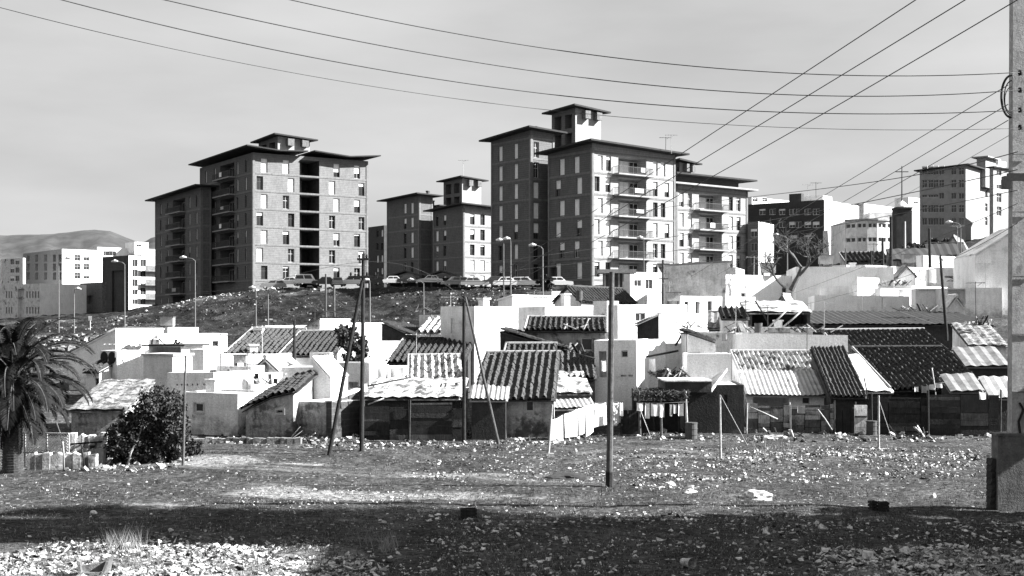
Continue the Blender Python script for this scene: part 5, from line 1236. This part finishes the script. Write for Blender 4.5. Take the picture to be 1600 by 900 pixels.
wire('third of the four long sagging wires crossing the sky',[(1592,172),(1450,178),(1300,177),(1150,172),(1000,160),(800,142),(650,118),(520,98),(350,57),(210,30),(95,0),(-10,-30)],37.2,26,.0125)
wire('lowest and thinnest of the four long sagging wires crossing the sky',[(1592,199),(1450,206),(1250,199),(1150,195),(950,180),(800,165),(620,143),(460,115),(290,80),(130,43),(8,14),(-60,-4)],37.2,26,.007)
GD='wires slanting down to the braced pole'
wire('leftmost of three wires slanting from the top edge down to the braced pole',[(2070,-419),(1470,-26),(727,462)],14,58,.010,GD)
wire('middle of three wires slanting from the top edge down to the braced pole',[(2140,-385),(1540,-20),(1130,230),(727,470)],14,58,.010,GD)
wire('rightmost of three wires slanting from the top edge down to the braced pole',[(2240,-376),(1640,-30),(1300,165),(1130,272),(727,478)],14,58,.010,GD)
GE='wires slanting from the concrete pole down to the village'
wire('uppermost wire slanting from the cable coil down to the village roofs',[(1575,133),(1300,298),(1080,432)],37,105,.013,GE)
wire('second wire slanting from the cable coil down to the village roofs',[(1575,163),(1300,326),(1120,430)],37,105,.013,GE)
wire('third wire slanting from the cable coil down to the village roofs',[(1575,188),(1320,334),(1150,428)],37,105,.013,GE)
wire('faint short wire slanting below the cable coil at the right',[(1576,212),(1300,370)],37,110,.008,GE)
GF='nearly level wires from the concrete pole towards the towers'
wire('highest nearly level wire passing before the tall grey block',[(1590,237),(1300,293),(1180,307),(940,340)],37,120,.015,GF)
wire('second nearly level wire passing before the tall grey block',[(1590,265),(1300,326),(1100,362),(760,410)],37,120,.015,GF)
wire('third nearly level wire, just above the chapel tower foot',[(1590,297),(1400,335),(1100,385),(700,432)],37,120,.012,GF)
wire('wire sloping from the concrete pole across the pale gable wall',[(1590,348),(1500,398),(1280,470),(1240,480)],37,100,.010,GF)
wire('wire sloping over the broad grey wall to the shed beams',[(1590,318),(1430,385),(1240,458)],37,105,.010,GF)
wire('lowest faint wire across the bank between braced poles and tower',[(727,470),(560,410),(500,420),(305,455)],58,140,.012,'wires over the bank')
wire('level wire over the bank from the left braced pole to the towers',[(568,430),(760,440),(955,428)],55.5,44,.010,'wires over the bank')
# concrete pole on its masonry pier
def pier():
    Y=37.6; x=wx(1559,Y); g=ground(x,Y); o=empty('pole_pier','dark masonry pier carrying the concrete pole at the right edge','pier',Vector((x,Y,g)))
    m=MB(); h=wz(681,Y)-g; m.hexa([(0,0,-.3),(1.35,0,-.3),(1.35,.5,-.3),(0,.5,-.3),(0,0,h),(1.35,0,h),(1.35,.5,h),(0,.5,h)])
    bm=m.build('masonry',CONCD,o); m=MB(); m.box(-.05,1.4,-.04,.54,h+.003,h+.07); m.build('cap',CONCD,o)
    m=MB(); rr=random.Random(3)
    for i in range(9): z=-.2+i*.19; m.hexa([Vector((-.18+rr.uniform(0,.07),.12,z)),Vector((-.004,.12+rr.uniform(0,.05),z)),Vector((-.004,.45,z)),Vector((-.18,.45,z)),Vector((-.16+rr.uniform(0,.07),.12,z+.18)),Vector((-.004,.12,z+.18)),Vector((-.004,.45,z+.18)),Vector((-.16,.45,z+.18))])
    m.build('rubble_buttress',DARKW,o)
    P=Vector((wx(1583,Y),Y+.1,g+h+.07)); q=empty('concrete_pole','massive square concrete pole at the right edge with cables attached','utility pole',P)
    m=MB(); H=14; m.hexa([(0,0,0),(.62,0,0),(.62,.35,0),(0,.35,0),(.06,.04,H),(.6,.04,H),(.6,.33,H),(.06,.33,H)]); m.build('shaft',CONCF,q)
    m=MB(); 
    for zz in (1.2,2.9,4.6,6.5,8.2): m.box(.02,.62,-.012,.004,zz,zz+.03)
    m.build('form_joint',CONCD,q)
    for zz,w in ((wz(276,Y)-P.z,.2),):
        m=MB(); m.box(-.16,.64,-.12,-.02,zz-.12,zz+.1); m.box(-.26,-.06,-.14,.12,zz-.35,zz+.02); m.build('bracket',METAL,q)
    for py in (114,141,172,199):
        m=MB(); z=wz(py,Y)-P.z; m.tube([(.2,-.12,z-.07),(.2,-.12,z),(.2,-.12,z+.07)],[.05,.07,.05],10); m.build('insulator',VOID,q)
    m=MB()
    for c0,rx,rz,n,rd in ((0,.30,.62,20,.035),(.04,.22,.50,18,.018),(.1,.2,.38,16,.014)):
        m.tube([(-.02-rx*math.sin(math.pi*i/n)*(1),-.05+.03*i/n,wz(150,Y)-P.z+rz*math.cos(math.pi*i/n)-c0) for i in range(n+1)],rd,6)
    m.build('cable_coil',RUB,q)
    m=MB(); m.tube([(.25,-.05,-.2),(.18,-.06,.35),(.32,-.07,.7),(.2,-.06,.9)],.035,6); m.build('earth_cable',RUB,q)
CONCF=mat('formed concrete',.36,.25,4,bump=.5,bscale=25,kind='concrete',v2=.2,thr=.62)
pier()
# unseen flats beyond the right edge, stepped to shape the long foreground shadow
def off_block():
    o=empty('apartment_tower','unseen stepped apartment house beyond the right edge, shaped for its shadow across the foreground','apartment building',Vector((22,21,0)))
    B=[(0,2.5,8.9,17.4),(0,8.9,12.5,28.5)]
    for i,(x,y0,y1,h) in enumerate(B):
        m=MB(); ops=[(q,q+1.1,f*3+1,f*3+2.4,.2) for q in np.arange(.8,y1-y0-1.2,2.4) for f in range(int(h/3))]
        wallgrid(m,(0,y1,0),(0,-1,0),(-1,0,0),y1-y0,h,ops); m.poly([(0,y0,0),(10,y0,0),(10,y0,h),(0,y0,h)]); m.poly([(10,y0,0),(10,y1,0),(10,y1,h),(10,y0,h)]); m.poly([(10,y1,0),(0,y1,0),(0,y1,h),(10,y1,h)])
        w=m.build('wall',BRICK,o)
        r=MB(); r.box(-.4,10.4,y0-.0,y1+.0,h+.003,h+.3); r.build('roof',ROOFD,o)
        for q in ops:
            wo=link('window',window_mesh(1.1,1.4,True,FRAME),o,(.06,y1-q[0],q[2]),(0,0,-math.pi/2))
off_block()
def shadow_tree(label,x,Y,H,w,n,seed):  # unseen trees added to roughen the edge of the foreground shadow
    r=empty('added_shadow_tree',label,'tree',Vector((x,Y,0)),0,'unseen trees added for shadow beyond the right edge'); rr=random.Random(seed); E=[]
    for i in range(12): z=H*(.3+.68*i/12); E.append((rr.uniform(-.4,.4)*w,rr.uniform(-.45,.45)*w,z,w*rr.uniform(.4,.75),w*rr.uniform(.35,.7),H*rr.uniform(.05,.09)))
    leafmesh('crown',ell_pts(E,n,seed),None,.16,LEAF,r,(0,0,0),2.2,seed); m=MB(); m.tube([(0,0,-.3),(.2,0,H*.4),(0,.1,H*.95)],[.28,.18,.04],9); m.build('trunk',BARK,r)
shadow_tree('added unseen tall leafy shadow tree beyond the right edge, farthest from the camera',20.5,36.6,8.0,1.2,5000,1)
shadow_tree('added unseen very tall slim shadow tree beyond the right edge beside the stepped house',31,33.9,32,2.2,12000,2)
shadow_tree('added unseen slim shadow tree beyond the right edge nearest the camera',20.5,31.2,26,1.3,11000,3)
shadow_tree('added unseen short broad shadow tree beyond the right edge before the stepped house',19.6,34.2,12.5,1.5,6000,4)
# ---------------------------------------------------------------- loose things on the waste ground
def rock(label,px,py,sx,sy,sz,m=STONEW,seed=1,name='rock',cat='rock'):
    P=gxy(px,py); rr=random.Random(seed); bm=__import__('bmesh').new(); import bmesh; bmesh.ops.create_icosphere(bm,subdivisions=3,radius=1)
    off=Vector((seed*3.1,seed*1.7,0))
    for v in bm.verts:
        n=noise.noise(v.co*1.1+off)*.55+noise.noise(v.co*3+off)*.2; v.co=v.co*(1+n); v.co=Vector((v.co.x*sx,v.co.y*sy,max(-.1,v.co.z*sz)))
    me=bpy.data.meshes.new(name); bm.to_mesh(me); bm.free(); me.materials.append(m); o=link(name,me,None,P,(0,0,rr.uniform(0,6))); return tag(o,label,cat)
rock('pale angular boulder lying right of the central pole',1182,781,.42,.3,.22,STONEW,2)
rock('round white stone lying in the shade at the lower right',1355,868,.14,.12,.17,STONEW,4)
rock('flat pale rock near the left of the boulder',1078,770,.22,.15,.1,STONEW,5)
rock('pale stone lying alone in the long shadow at the lower left',146,805,.16,.12,.09,STONEW,6)
rock('small white stone in the shadow near the weeds',267,832,.09,.07,.06,STONEW,7)
rock('white upright stone left of the concrete pier',1458,778,.09,.07,.14,STONEW,8)
rock('dark mound standing in for the dark pit left of the central pole foot',884,745,.75,.5,.16,STONED,9,'pit_mound','heap')  # raised dark lump built in place of a dark pit
rock('pale stone near the foot of the central pole',1045,756,.2,.15,.12,STONEW,10)
rock('white rock in the debris line before the low corrugated roof house',1210,686,.55,.35,.16,STONEW,11)
rock('white square stone at the edge of the long shadow',1284,826,.1,.08,.1,STONEW,12)
def crate(label,px,py,w,d,h,rz,m=WOODD,holes=True,name='crate'):
    P=gxy(px,py); o=empty(name,label,'crate',P,rz); t=.03; n=3; M=MB()
    for i in range(n):
        z0=i*h/n+.01; z1=(i+1)*h/n-.015
        M.box(-w/2,w/2,-d/2,-d/2+t,z0,z1); M.box(-w/2,w/2,d/2-t,d/2,z0,z1); M.box(-w/2,-w/2+t,-d/2+t,d/2-t,z0,z1); M.box(w/2-t,w/2,-d/2+t,d/2-t,z0,z1)
    M.build('side_boards',m,o); M=MB(); M.box(-w/2+t,w/2-t,-d/2+t,d/2-t,0,.03); M.build('base_board',m,o)
    for x in (-1,1):
        for y in (-1,1): M=MB(); M.box(x*(w/2-t*1.6)-t*.5,x*(w/2-t*1.6)+t*.5,y*(d/2-t*1.6)-t*.5,y*(d/2-t*1.6)+t*.5,.031,h); M.build('corner_post',m,o)
crate('dark lone crate on the grass below the middle of the photo',732,808,.46,.35,.27,.1)
crate('small dark box, left one of the pair beside the long shadow edge',1364,797,.2,.3,.28,.15)
crate('wider dark box, right one of the pair beside the long shadow edge',1380,798,.30,.32,.28,-.1)
def bucket():
    P=gxy(1074,880); o=empty('bucket','battered pale bucket lying on its side in the lower foreground','bucket',P+Vector((0,0,.11)),rad(-60)); m=MB(); n=16
    m.tube([(-.17,0,0),(-.05,0,.005),(.17,0,.02)],[.085,.095,.12],n,cap=False); m.poly([(-.17,.085*math.cos(a),.085*math.sin(a)) for a in [2*math.pi*i/n for i in range(n)]]); m.tube([(.165,0,.02),(.185,0,.02)],[.127,.127],n,cap=False); m.build('body',mat('dented enamel',.4,.5,14,rough=.5,v2=.08,thr=.58),o)
    m=MB(); m.tube([(.17,.12*math.cos(a),.02+.12*math.sin(a)) if False else (.17+.1*math.sin(a),.12*math.cos(a),.02-.08*math.sin(a)) for a in [math.pi*i/10 for i in range(11)]],.006,5); m.build('handle',METAL,o)
bucket()
def broken_block():
    P=gxy(150,899); o=empty('broken_block','broken hollow concrete block at the lower left corner rubble','block',P,.3); m=MB()
    m.hexa([(-.36,-.1,0),(-.30,-.1,0),(-.26,.25,0),(-.36,.25,0),(-.4,-.1,.34),(-.33,-.1,.30),(-.3,.25,.3),(-.4,.25,.36)]); m.hexa([(.1,-.1,0),(.16,-.1,0),(.3,.25,0),(.2,.25,0),(.22,-.1,.32),(.29,-.1,.36),(.38,.25,.34),(.3,.25,.3)])
    m.hexa([(-.29,.12,0),(.16,.12,0),(.16,.2,0),(-.29,.2,0),(-.31,.12,.17),(.2,.12,.24),(.2,.2,.24),(-.31,.2,.17)]); m.hexa([(-.28,-.1,0),(.09,-.1,0),(.09,.11,0),(-.28,.11,0),(-.28,-.1,.05),(.09,-.1,.05),(.09,.11,.05),(-.28,.11,.05)]); m.build('body',CONCD,o)
broken_block()
def footblock():
    P=gxy(861,716); o=MB(); o.hexa([(-.16,-.12,-.1),(.16,-.12,-.1),(.16,.12,-.1),(-.16,.12,-.1),(-.12,-.1,.17),(.12,-.1,.15),(.12,.1,.15),(-.12,.1,.17)]); ob=o.build('concrete_block',WHITE2,None,P); tag(ob,'pale concrete block at the foot of the post by the sheets','block')
footblock()
# junk yard at the left
def lattice():
    A=gxy(38,700); Y=49; o=empty('lattice_fence','white diagonal lattice fence panel beside the palm trunk','fence',Vector((wx(38,Y),Y,ground(wx(38,Y),Y))),rad(-4)); a=wx(108,Y)-wx(38,Y); z0=wz(706,Y)-o.location.z; z1=wz(678,Y)-o.location.z; m=MB(); s=.11; h=z1-z0
    k=-h
    while k<a:
        x0=max(k,0); x1=min(k+h,a)
        if x1>x0: m.bar((x0,0,z0+x0-k),(x1,0,z0+x1-k),.022,.012); m.bar((x0,.014,z1-(x0-k)),(x1,.014,z1-(x1-k)),.022,.012)
        k+=s
    m.build('lattice_slats',WHITE,o); m=MB(); m.box(-.04,a+.04,-.03,.03,z1,z1+.05); m.box(-.04,a+.04,-.03,.03,z0-.05,z0); m.build('rail',WHITE2,o)
    for x in (0,a*.5,a): m=MB(); m.box(x-.03,x+.03,.031,.08,-.1,z1); m.build('post',WOODL,o)
lattice()
def lowwall(label,px0,px1,py0,py1,Y,dep,m,seed,rz=0,bumps=9):
    x0=wx(px0,Y); x1=wx(px1,Y); g=min(ground(x0,Y),ground(x1,Y))-.1; zt=wz(py0,Y); rr=random.Random(seed); o=empty('rubble_wall',label,'wall',Vector((x0,Y,g)),rz); n=bumps; L=x1-x0; M=MB()
    for i in range(n):
        a=L*i/n; b=L*(i+1)/n-.006; h0=(zt-g)*rr.uniform(.82,1.03); h1=(zt-g)*rr.uniform(.82,1.03); y=rr.uniform(-.03,.03)
        M.hexa([(a,y,0),(b,y,0),(b,dep,0),(a,dep,0),(a,y+.03,h0),(b,y+.03,h1),(b,dep,h1),(a,dep,h0)])
    M.build('masonry',m,o)
lowwall('long white low wall of rough slabs below the lattice fence',42,150,707,735,48.2,.3,WHITE2,1)
lowwall('stepped white rubble wall between the lattice fence and round tree',108,165,678,700,51,.4,WHITE2,2,.1,6)
lowwall('short grey stone wall piece left of the round tree',120,162,700,722,49.5,.3,CONC,3,-.1,5)
lowwall('low stone kerb wall at the debris line left of the braced poles',300,470,684,690,58,.4,STAIN,4,0,16)
def prop(label,pts,r,m,Y,name='wooden_beam',cat='beam'): line(name,label,[at(a,b,Y) for a,b in pts],r,m,cat)
for i,(p,q,Y,t,m) in enumerate([((98,690),(100,735),48,'upright post in the white low wall left part',WOODL),((128,702),(131,732),48,'dark upright post in the white low wall right part',WOODD),((110,694),(160,690),50,'dark beam lying over the stepped white rubble wall',WOODD),((88,660),(100,700),52,'thin stick leaning beside the lattice fence',WOODM),
  ((1200,512),(1232,482),86,'pale beam leaning left in the open shed',WOODL),((1222,512),(1252,486),86,'second pale beam leaning in the open shed',WOODL),((1180,470),(1204,512),88,'dark beam leaning right by the barn',WOODD),((1456,575),(1463,634),63,'pale prop leaning under the big dark roof',WOODL),
  ((560,606),(640,590),61.5,'dark rough plank lying over the pen roof',WOODD),((575,632),(600,622),60.5,'pale plank end at the left pen corner',WOODL),((1055,540),(1066,520),74,'short dark stick on the grey panel wall',WOODD),((930,560),(900,553),64,'dark beam end at the narrow tiled house',WOODD),
  ((1172,636),(1215,655),62.6,'diagonal pale stick on the bleached fence',WOODL),((1278,640),(1300,672),62.4,'crooked pale branch at the right end of the bleached fence',WOODL),((996,560),(1060,548),70,'dark awning beam on the white house side',WOODD),((1350,590),(1356,628),62.5,'dark upright stain post on the white slope',WOODD)]):
    prop(t,[p,((p[0]+q[0])/2+1,(p[1]+q[1])/2),q],.035 if Y<70 else .06,m,Y)
# ---------------------------------------------------------------- rubble, litter, grass: nobody could count them
def stones(name,label,regs,mats,seed,cat='rubble',flat=.5,z0=0,tilt=.6,Yfix=None):
    r=np.random.default_rng(seed); V=[];Fc=[];M=[]
    cube=np.array([[-1,-1,-1],[1,-1,-1],[1,1,-1],[-1,1,-1],[-1,-1,1],[1,-1,1],[1,1,1],[-1,1,1]],float)*.5; q=np.array([[0,3,2,1],[4,5,6,7],[0,1,5,4],[1,2,6,5],[2,3,7,6],[3,0,4,7]])
    for (x0,x1,y0,y1,n,s0,s1,w) in regs:
        for _ in range(n):
            px=r.uniform(x0,x1); py=r.uniform(y0,y1)
            ex=(px-(x0+x1)/2)/((x1-x0)/2); ey=(py-(y0+y1)/2)/((y1-y0)/2)
            if abs(ex)**3+abs(ey)**3>1+r.uniform(-.3,.15): continue
            P=gp(px,py); 
            if noise.noise(Vector((P.x*.6,P.y*.6,seed)))<r.uniform(-.5,.25): continue
            z=ground(P.x,P.y); s=s0*(s1/s0)**(r.random()**2.0)
            c=cube*np.array([1,r.uniform(.5,1),r.uniform(.25,1)*flat])*r.uniform(.55,1.25,(8,1))*s+r.normal(size=(8,3))*s*.08
            a=r.uniform(0,6.28); b=r.normal()*tilt; g=r.normal()*tilt
            Rz=np.array([[math.cos(a),-math.sin(a),0],[math.sin(a),math.cos(a),0],[0,0,1]]); Rx=np.array([[1,0,0],[0,math.cos(b),-math.sin(b)],[0,math.sin(b),math.cos(b)]]); Ry=np.array([[math.cos(g),0,math.sin(g)],[0,1,0],[-math.sin(g),0,math.cos(g)]])
            c=c@(Rz@Rx@Ry).T+np.array([P.x,P.y,z+s*.12*flat]); nb=len(V); V+=c.tolist(); Fc+=(q+nb).tolist(); M+=[int(r.choice(3,p=w))]*6
    me=bpy.data.meshes.new(name); me.from_pydata(V,[],Fc)
    for m in mats: me.materials.append(m)
    me.polygons.foreach_set('material_index',M); o=link(name,me); tag(o,label,cat,None,'stuff')
SM=[STONEW,STONEM,STONED]
stones('rubble','pale broken rubble and litter heaped across the lower left corner',[(-20,600,848,914,11000,.03,.2,[.6,.2,.2]),(60,520,838,862,1500,.03,.14,[.5,.2,.3])],SM,1,flat=.3,tilt=.45)
stones('rubble','pale broken rubble heaped in the lower right corner',[(1270,1640,850,915,7000,.03,.2,[.6,.2,.2]),(1180,1640,812,860,1800,.03,.15,[.5,.2,.3])],SM,2,flat=.3,tilt=.45)
stones('rubble','scattered stones and bricks over the ground right of the central pole',[(960,1560,697,752,5200,.03,.15,[.4,.3,.3]),(640,990,706,758,1800,.03,.13,[.35,.35,.3]),(1130,1540,702,724,1400,.04,.2,[.45,.25,.3]),(980,1150,735,765,700,.03,.18,[.45,.3,.25])],SM,3,flat=.6)
stones('rubble','thin scatter of stones over the whole grass',[(-20,1640,700,800,2600,.02,.09,[.4,.3,.3]),(-20,1640,790,905,3400,.02,.09,[.35,.35,.3]),(560,1300,800,835,1700,.02,.16,[.55,.2,.25]),(580,1290,832,905,2200,.02,.15,[.55,.25,.2]),(350,700,765,790,500,.03,.12,[.6,.3,.1])],SM,4,flat=.5)
stones('rubble','debris line of stones and rubbish along the foot of the village',[(290,960,678,700,2600,.04,.26,[.25,.35,.4]),(960,1560,674,692,1600,.04,.28,[.3,.3,.4]),(40,300,700,738,1300,.05,.3,[.45,.3,.25]),(470,860,690,706,500,.04,.16,[.4,.3,.3])],SM,5,flat=.7)
def bank_stones():
    r=np.random.default_rng(6); V=[];Fc=[];M=[]; q=np.array([[0,3,2,1],[4,5,6,7],[0,1,5,4],[1,2,6,5],[2,3,7,6],[3,0,4,7]]); cube=np.array([[-1,-1,-1],[1,-1,-1],[1,1,-1],[-1,1,-1],[-1,-1,1],[1,-1,1],[1,1,1],[-1,1,1]],float)*.5
    for (x0,x1,Y0,Y1,n,s0,s1,w) in [(20,760,163,192,2400,.1,.45,[.05,.3,.65]),(60,330,118,152,4200,.15,.7,[.12,.38,.5]),(180,520,188,200,500,.15,.8,[.4,.4,.2]),(700,900,150,176,500,.12,.5,[.3,.4,.3])]:
        for _ in range(n):
            px=r.uniform(x0,x1); Y=r.uniform(Y0,Y1); x=wx(px,Y)
            if noise.noise(Vector((x*.12,Y*.12,3)))<r.uniform(-.5,.3): continue
            s=s0*(s1/s0)**(r.random()**2); c=cube*np.array([1,r.uniform(.5,1),r.uniform(.3,.8)])*r.uniform(.6,1.2,(8,1))*s; a=r.uniform(0,6.3); b=r.normal()*.5
            Rz=np.array([[math.cos(a),-math.sin(a),0],[math.sin(a),math.cos(a),0],[0,0,1]]); Rx=np.array([[1,0,0],[0,math.cos(b),-math.sin(b)],[0,math.sin(b),math.cos(b)]])
            c=c@(Rz@Rx).T+np.array([x,Y,ground(x,Y)+s*.1]); nb=len(V); V+=c.tolist(); Fc+=(q+nb).tolist(); M+=[int(r.choice(3,p=w))]*6
    me=bpy.data.meshes.new('rubble'); me.from_pydata(V,[],Fc)
    for m in SM: me.materials.append(m)
    me.polygons.foreach_set('material_index',M); tag(link('rubble',me),'stones and spoil littering the bank below the towers','rubble',None,'stuff')
bank_stones()
def grass(name,label,regs,seed,mats,hmin,hmax,w):
    r=np.random.default_rng(seed); V=[];Fc=[];M=[]
    for (x0,x1,y0,y1,n) in regs:
        for _ in range(n):
            px=r.uniform(x0,x1); py=r.uniform(y0,y1); P=gp(px,py)
            if noise.noise(Vector((P.x*.5,P.y*.5,seed)))<r.uniform(-.6,.3): continue
            z=ground(P.x,P.y)-.01
            for k in range(3):
                h=r.uniform(hmin,hmax); a=r.uniform(0,6.28); l=r.uniform(-.6,.6,2)*h; o=r.uniform(-.05,.05,2); nb=len(V)
                V+=[[P.x+o[0]-math.cos(a)*w,P.y+o[1]-math.sin(a)*w,z],[P.x+o[0]+math.cos(a)*w,P.y+o[1]+math.sin(a)*w,z],[P.x+o[0]+l[0],P.y+o[1]+l[1],z+h]]; Fc.append([nb,nb+1,nb+2]); M.append(int(r.choice(len(mats))))
    me=bpy.data.meshes.new(name); me.from_pydata(V,[],Fc)
    for m in mats: me.materials.append(m)
    me.polygons.foreach_set('material_index',M); tag(link(name,me),label,'grass',None,'stuff')
GR1=mat('dry grass blade',.2,.3,4); GR2=mat('green grass blade',.045,.3,4)
grass('grass','short rough grass over the waste ground',[(-20,1640,696,905,15000),(-20,1640,760,905,9000)],2,[GR1,GR2,GR2,GR2],.03,.10,.012)
grass('grass','tall dry weeds growing from the rubble at the lower left',[(160,235,838,866,120),(560,620,845,865,50),(1180,1240,700,720,80)],3,[GR1],.2,.55,.008)

# belongings and junk in the yards and on the roofs
def drum(label,px,py,Y,r_=.29,h=.85,m=None):
    P=at(px,py,Y); o=empty('oil_drum',label,'drum',P); q=MB(); q.tube([(0,0,0),(0,0,h)],r_,16); q.build('barrel',m or METAL,o)
    for z in (.02,h*.33,h*.66,h-.03): q=MB(); q.tube([(0,0,z-.015),(0,0,z+.015)],r_+.018,16); q.build('hoop',m or METAL,o)
def tank(label,px,py,Y,w=1.0,m=None):
    P=at(px,py,Y); o=empty('water_tank',label,'tank',P); q=MB(); q.box(-w/2,w/2,-w*.35,w*.35,.15,w*.8); q.build('body',m or CONC,o)
    q=MB(); q.box(-w/2-.04,w/2+.04,-w*.35-.04,w*.35+.04,w*.8+.003,w*.8+.06); q.build('lid',CONCD,o)
    for x in (-w*.4,w*.4): q=MB(); q.box(x-.06,x+.06,-w*.3,w*.3,-.1,.147); q.build('foot',CONCD,o)
drum('dark drum on the roof terrace left of the central pole',905,470,108); drum('dark drum on the round-hole parapet roof',1185,520,79,.25,.6); drum('rusty drum at the right end of the brush shelter',1080,688,60.8)
drum('dark drum beside the white door panel',1362,680,62,.25,.7)
tank('grey water tank on the white cube house',262,512,91,.9); tank('pale tank on the long bright white house',1200,429,121,1.3,WHITE2); tank('pale tank on the broad grey wall house roof',1290,415,121,1.2); tank('small tank on the double-window house roof',1052,474,88,.9,WHITE2)
tank('square tank on the yard block beneath the long tiled roof',376,571,72,.7,WHITE2); tank('grey tank on the terrace house with three openings',1420,413,127,1.2)
def clutter(name,label,px,py,Y,n,sp,seed,m3=None):
    """one heap of boards and scrap leaning on each other"""
    rr=random.Random(seed); P=at(px,py,Y); q=MB()
    for i in range(n):
        a=Vector((rr.uniform(-sp,sp),rr.uniform(-.5,.5),0)); b=a+Vector((rr.uniform(-1,1)*sp*.6,rr.uniform(-.3,.3),rr.uniform(.05,.6))); q.bar(a,b,rr.uniform(.03,.22),rr.uniform(.02,.06),rr.randrange(3))
    o=q.build(name,m3 or [WOODD,WOODM,STONEW],None,P); tag(o,label,'scrap heap')
for t,px,py,Y,n,sp,sd in [('scrap boards heaped on the long black pen roof, left part',600,618,63,16,1.0,1),('scrap heap on the long black pen roof by the right braced pole',700,616,63,14,.9,2),('scrap and tiles heaped left of the narrow tiled house',880,552,70,14,1.2,3),
  ('clutter of boards on the round-hole parapet roof, left part',1165,519,80,16,1.2,4),('clutter of boards on the round-hole parapet roof, right part',1270,519,80,16,1.4,5),('scrap on the dark roof edge beside the brush shelter',1060,590,66,12,1.0,6),('branches and boards above the narrow low tiled roof',1100,512,82,14,1.6,7),
  ('scrap heap before the bleached fence',1230,684,61.5,14,.9,8),('broken boards at the foot of the dark right fence',1420,681,61.5,10,.9,9),('scrap heap between palm and round tree',140,715,50,16,.8,10),('rubbish heap against the mottled yard wall',480,688,59,14,.9,11),
  ('scrap laid over the stained square-window house roof edge',880,514,71.5,10,1.4,12),('boards piled on the ribbed dark roof at the right',1430,486,94,22,1.2,13),('rubble and boards on the patched pale square roof ridge',1530,508,79,22,.7,14),('clutter among the white terraces at the right',1400,446,114,20,1.2,35),('clutter on the terraces left of the tall pale gable wall',1505,440,112,14,1.5,16),
  ('boards and scrap on the white-walled ruin left of the big blank house',672,488,94,16,1.2,17),('scrap on the slumped sheet roofs',1075,436,116,14,2.0,18),('rubble pile on the small low roofs by the stone gable',420,600,66,12,.8,19),('scrap on the small house roofs left of the tall thin pole',255,541,76,10,.9,20)]:
    clutter('scrap_heap',t,px,py,Y,n,sp,sd)
GT='washing on lines among the middle houses'
for t,a,b,c,d,Y,m in [('white sheet drying behind the left braced pole',590,606,575,600,65.2,CLOTH),('white sheet drying right of the left braced pole, second of two',610,630,574,602,65.2,CLOTH),('small white cloth on the wall of the two-storey grey-white house',939,947,563,580,66,CLOTH),
  ('white cloth hung on the narrow white house terrace',1014,1024,560,580,70,CLOTH),('white towel on the barn terrace',1150,1160,520,534,79,CLOTH),('grey cloth beside the white towel on the barn terrace',1128,1136,521,533,79,CLOTHG),('white cloth hung at the little white stair wall',566,574,598,612,61,CLOTH),
  ('white washing by the sunny low walls left of the stained hut',366,376,586,600,69,CLOTH),('white cloth over the dark fence left of the concrete pole',1530,1541,612,624,62,CLOTH),('crumpled cloth on the bleached fence',1246,1258,634,646,62.5,CLOTHG)]:
    cloth(t,a,b,c,d,Y,m,GT)
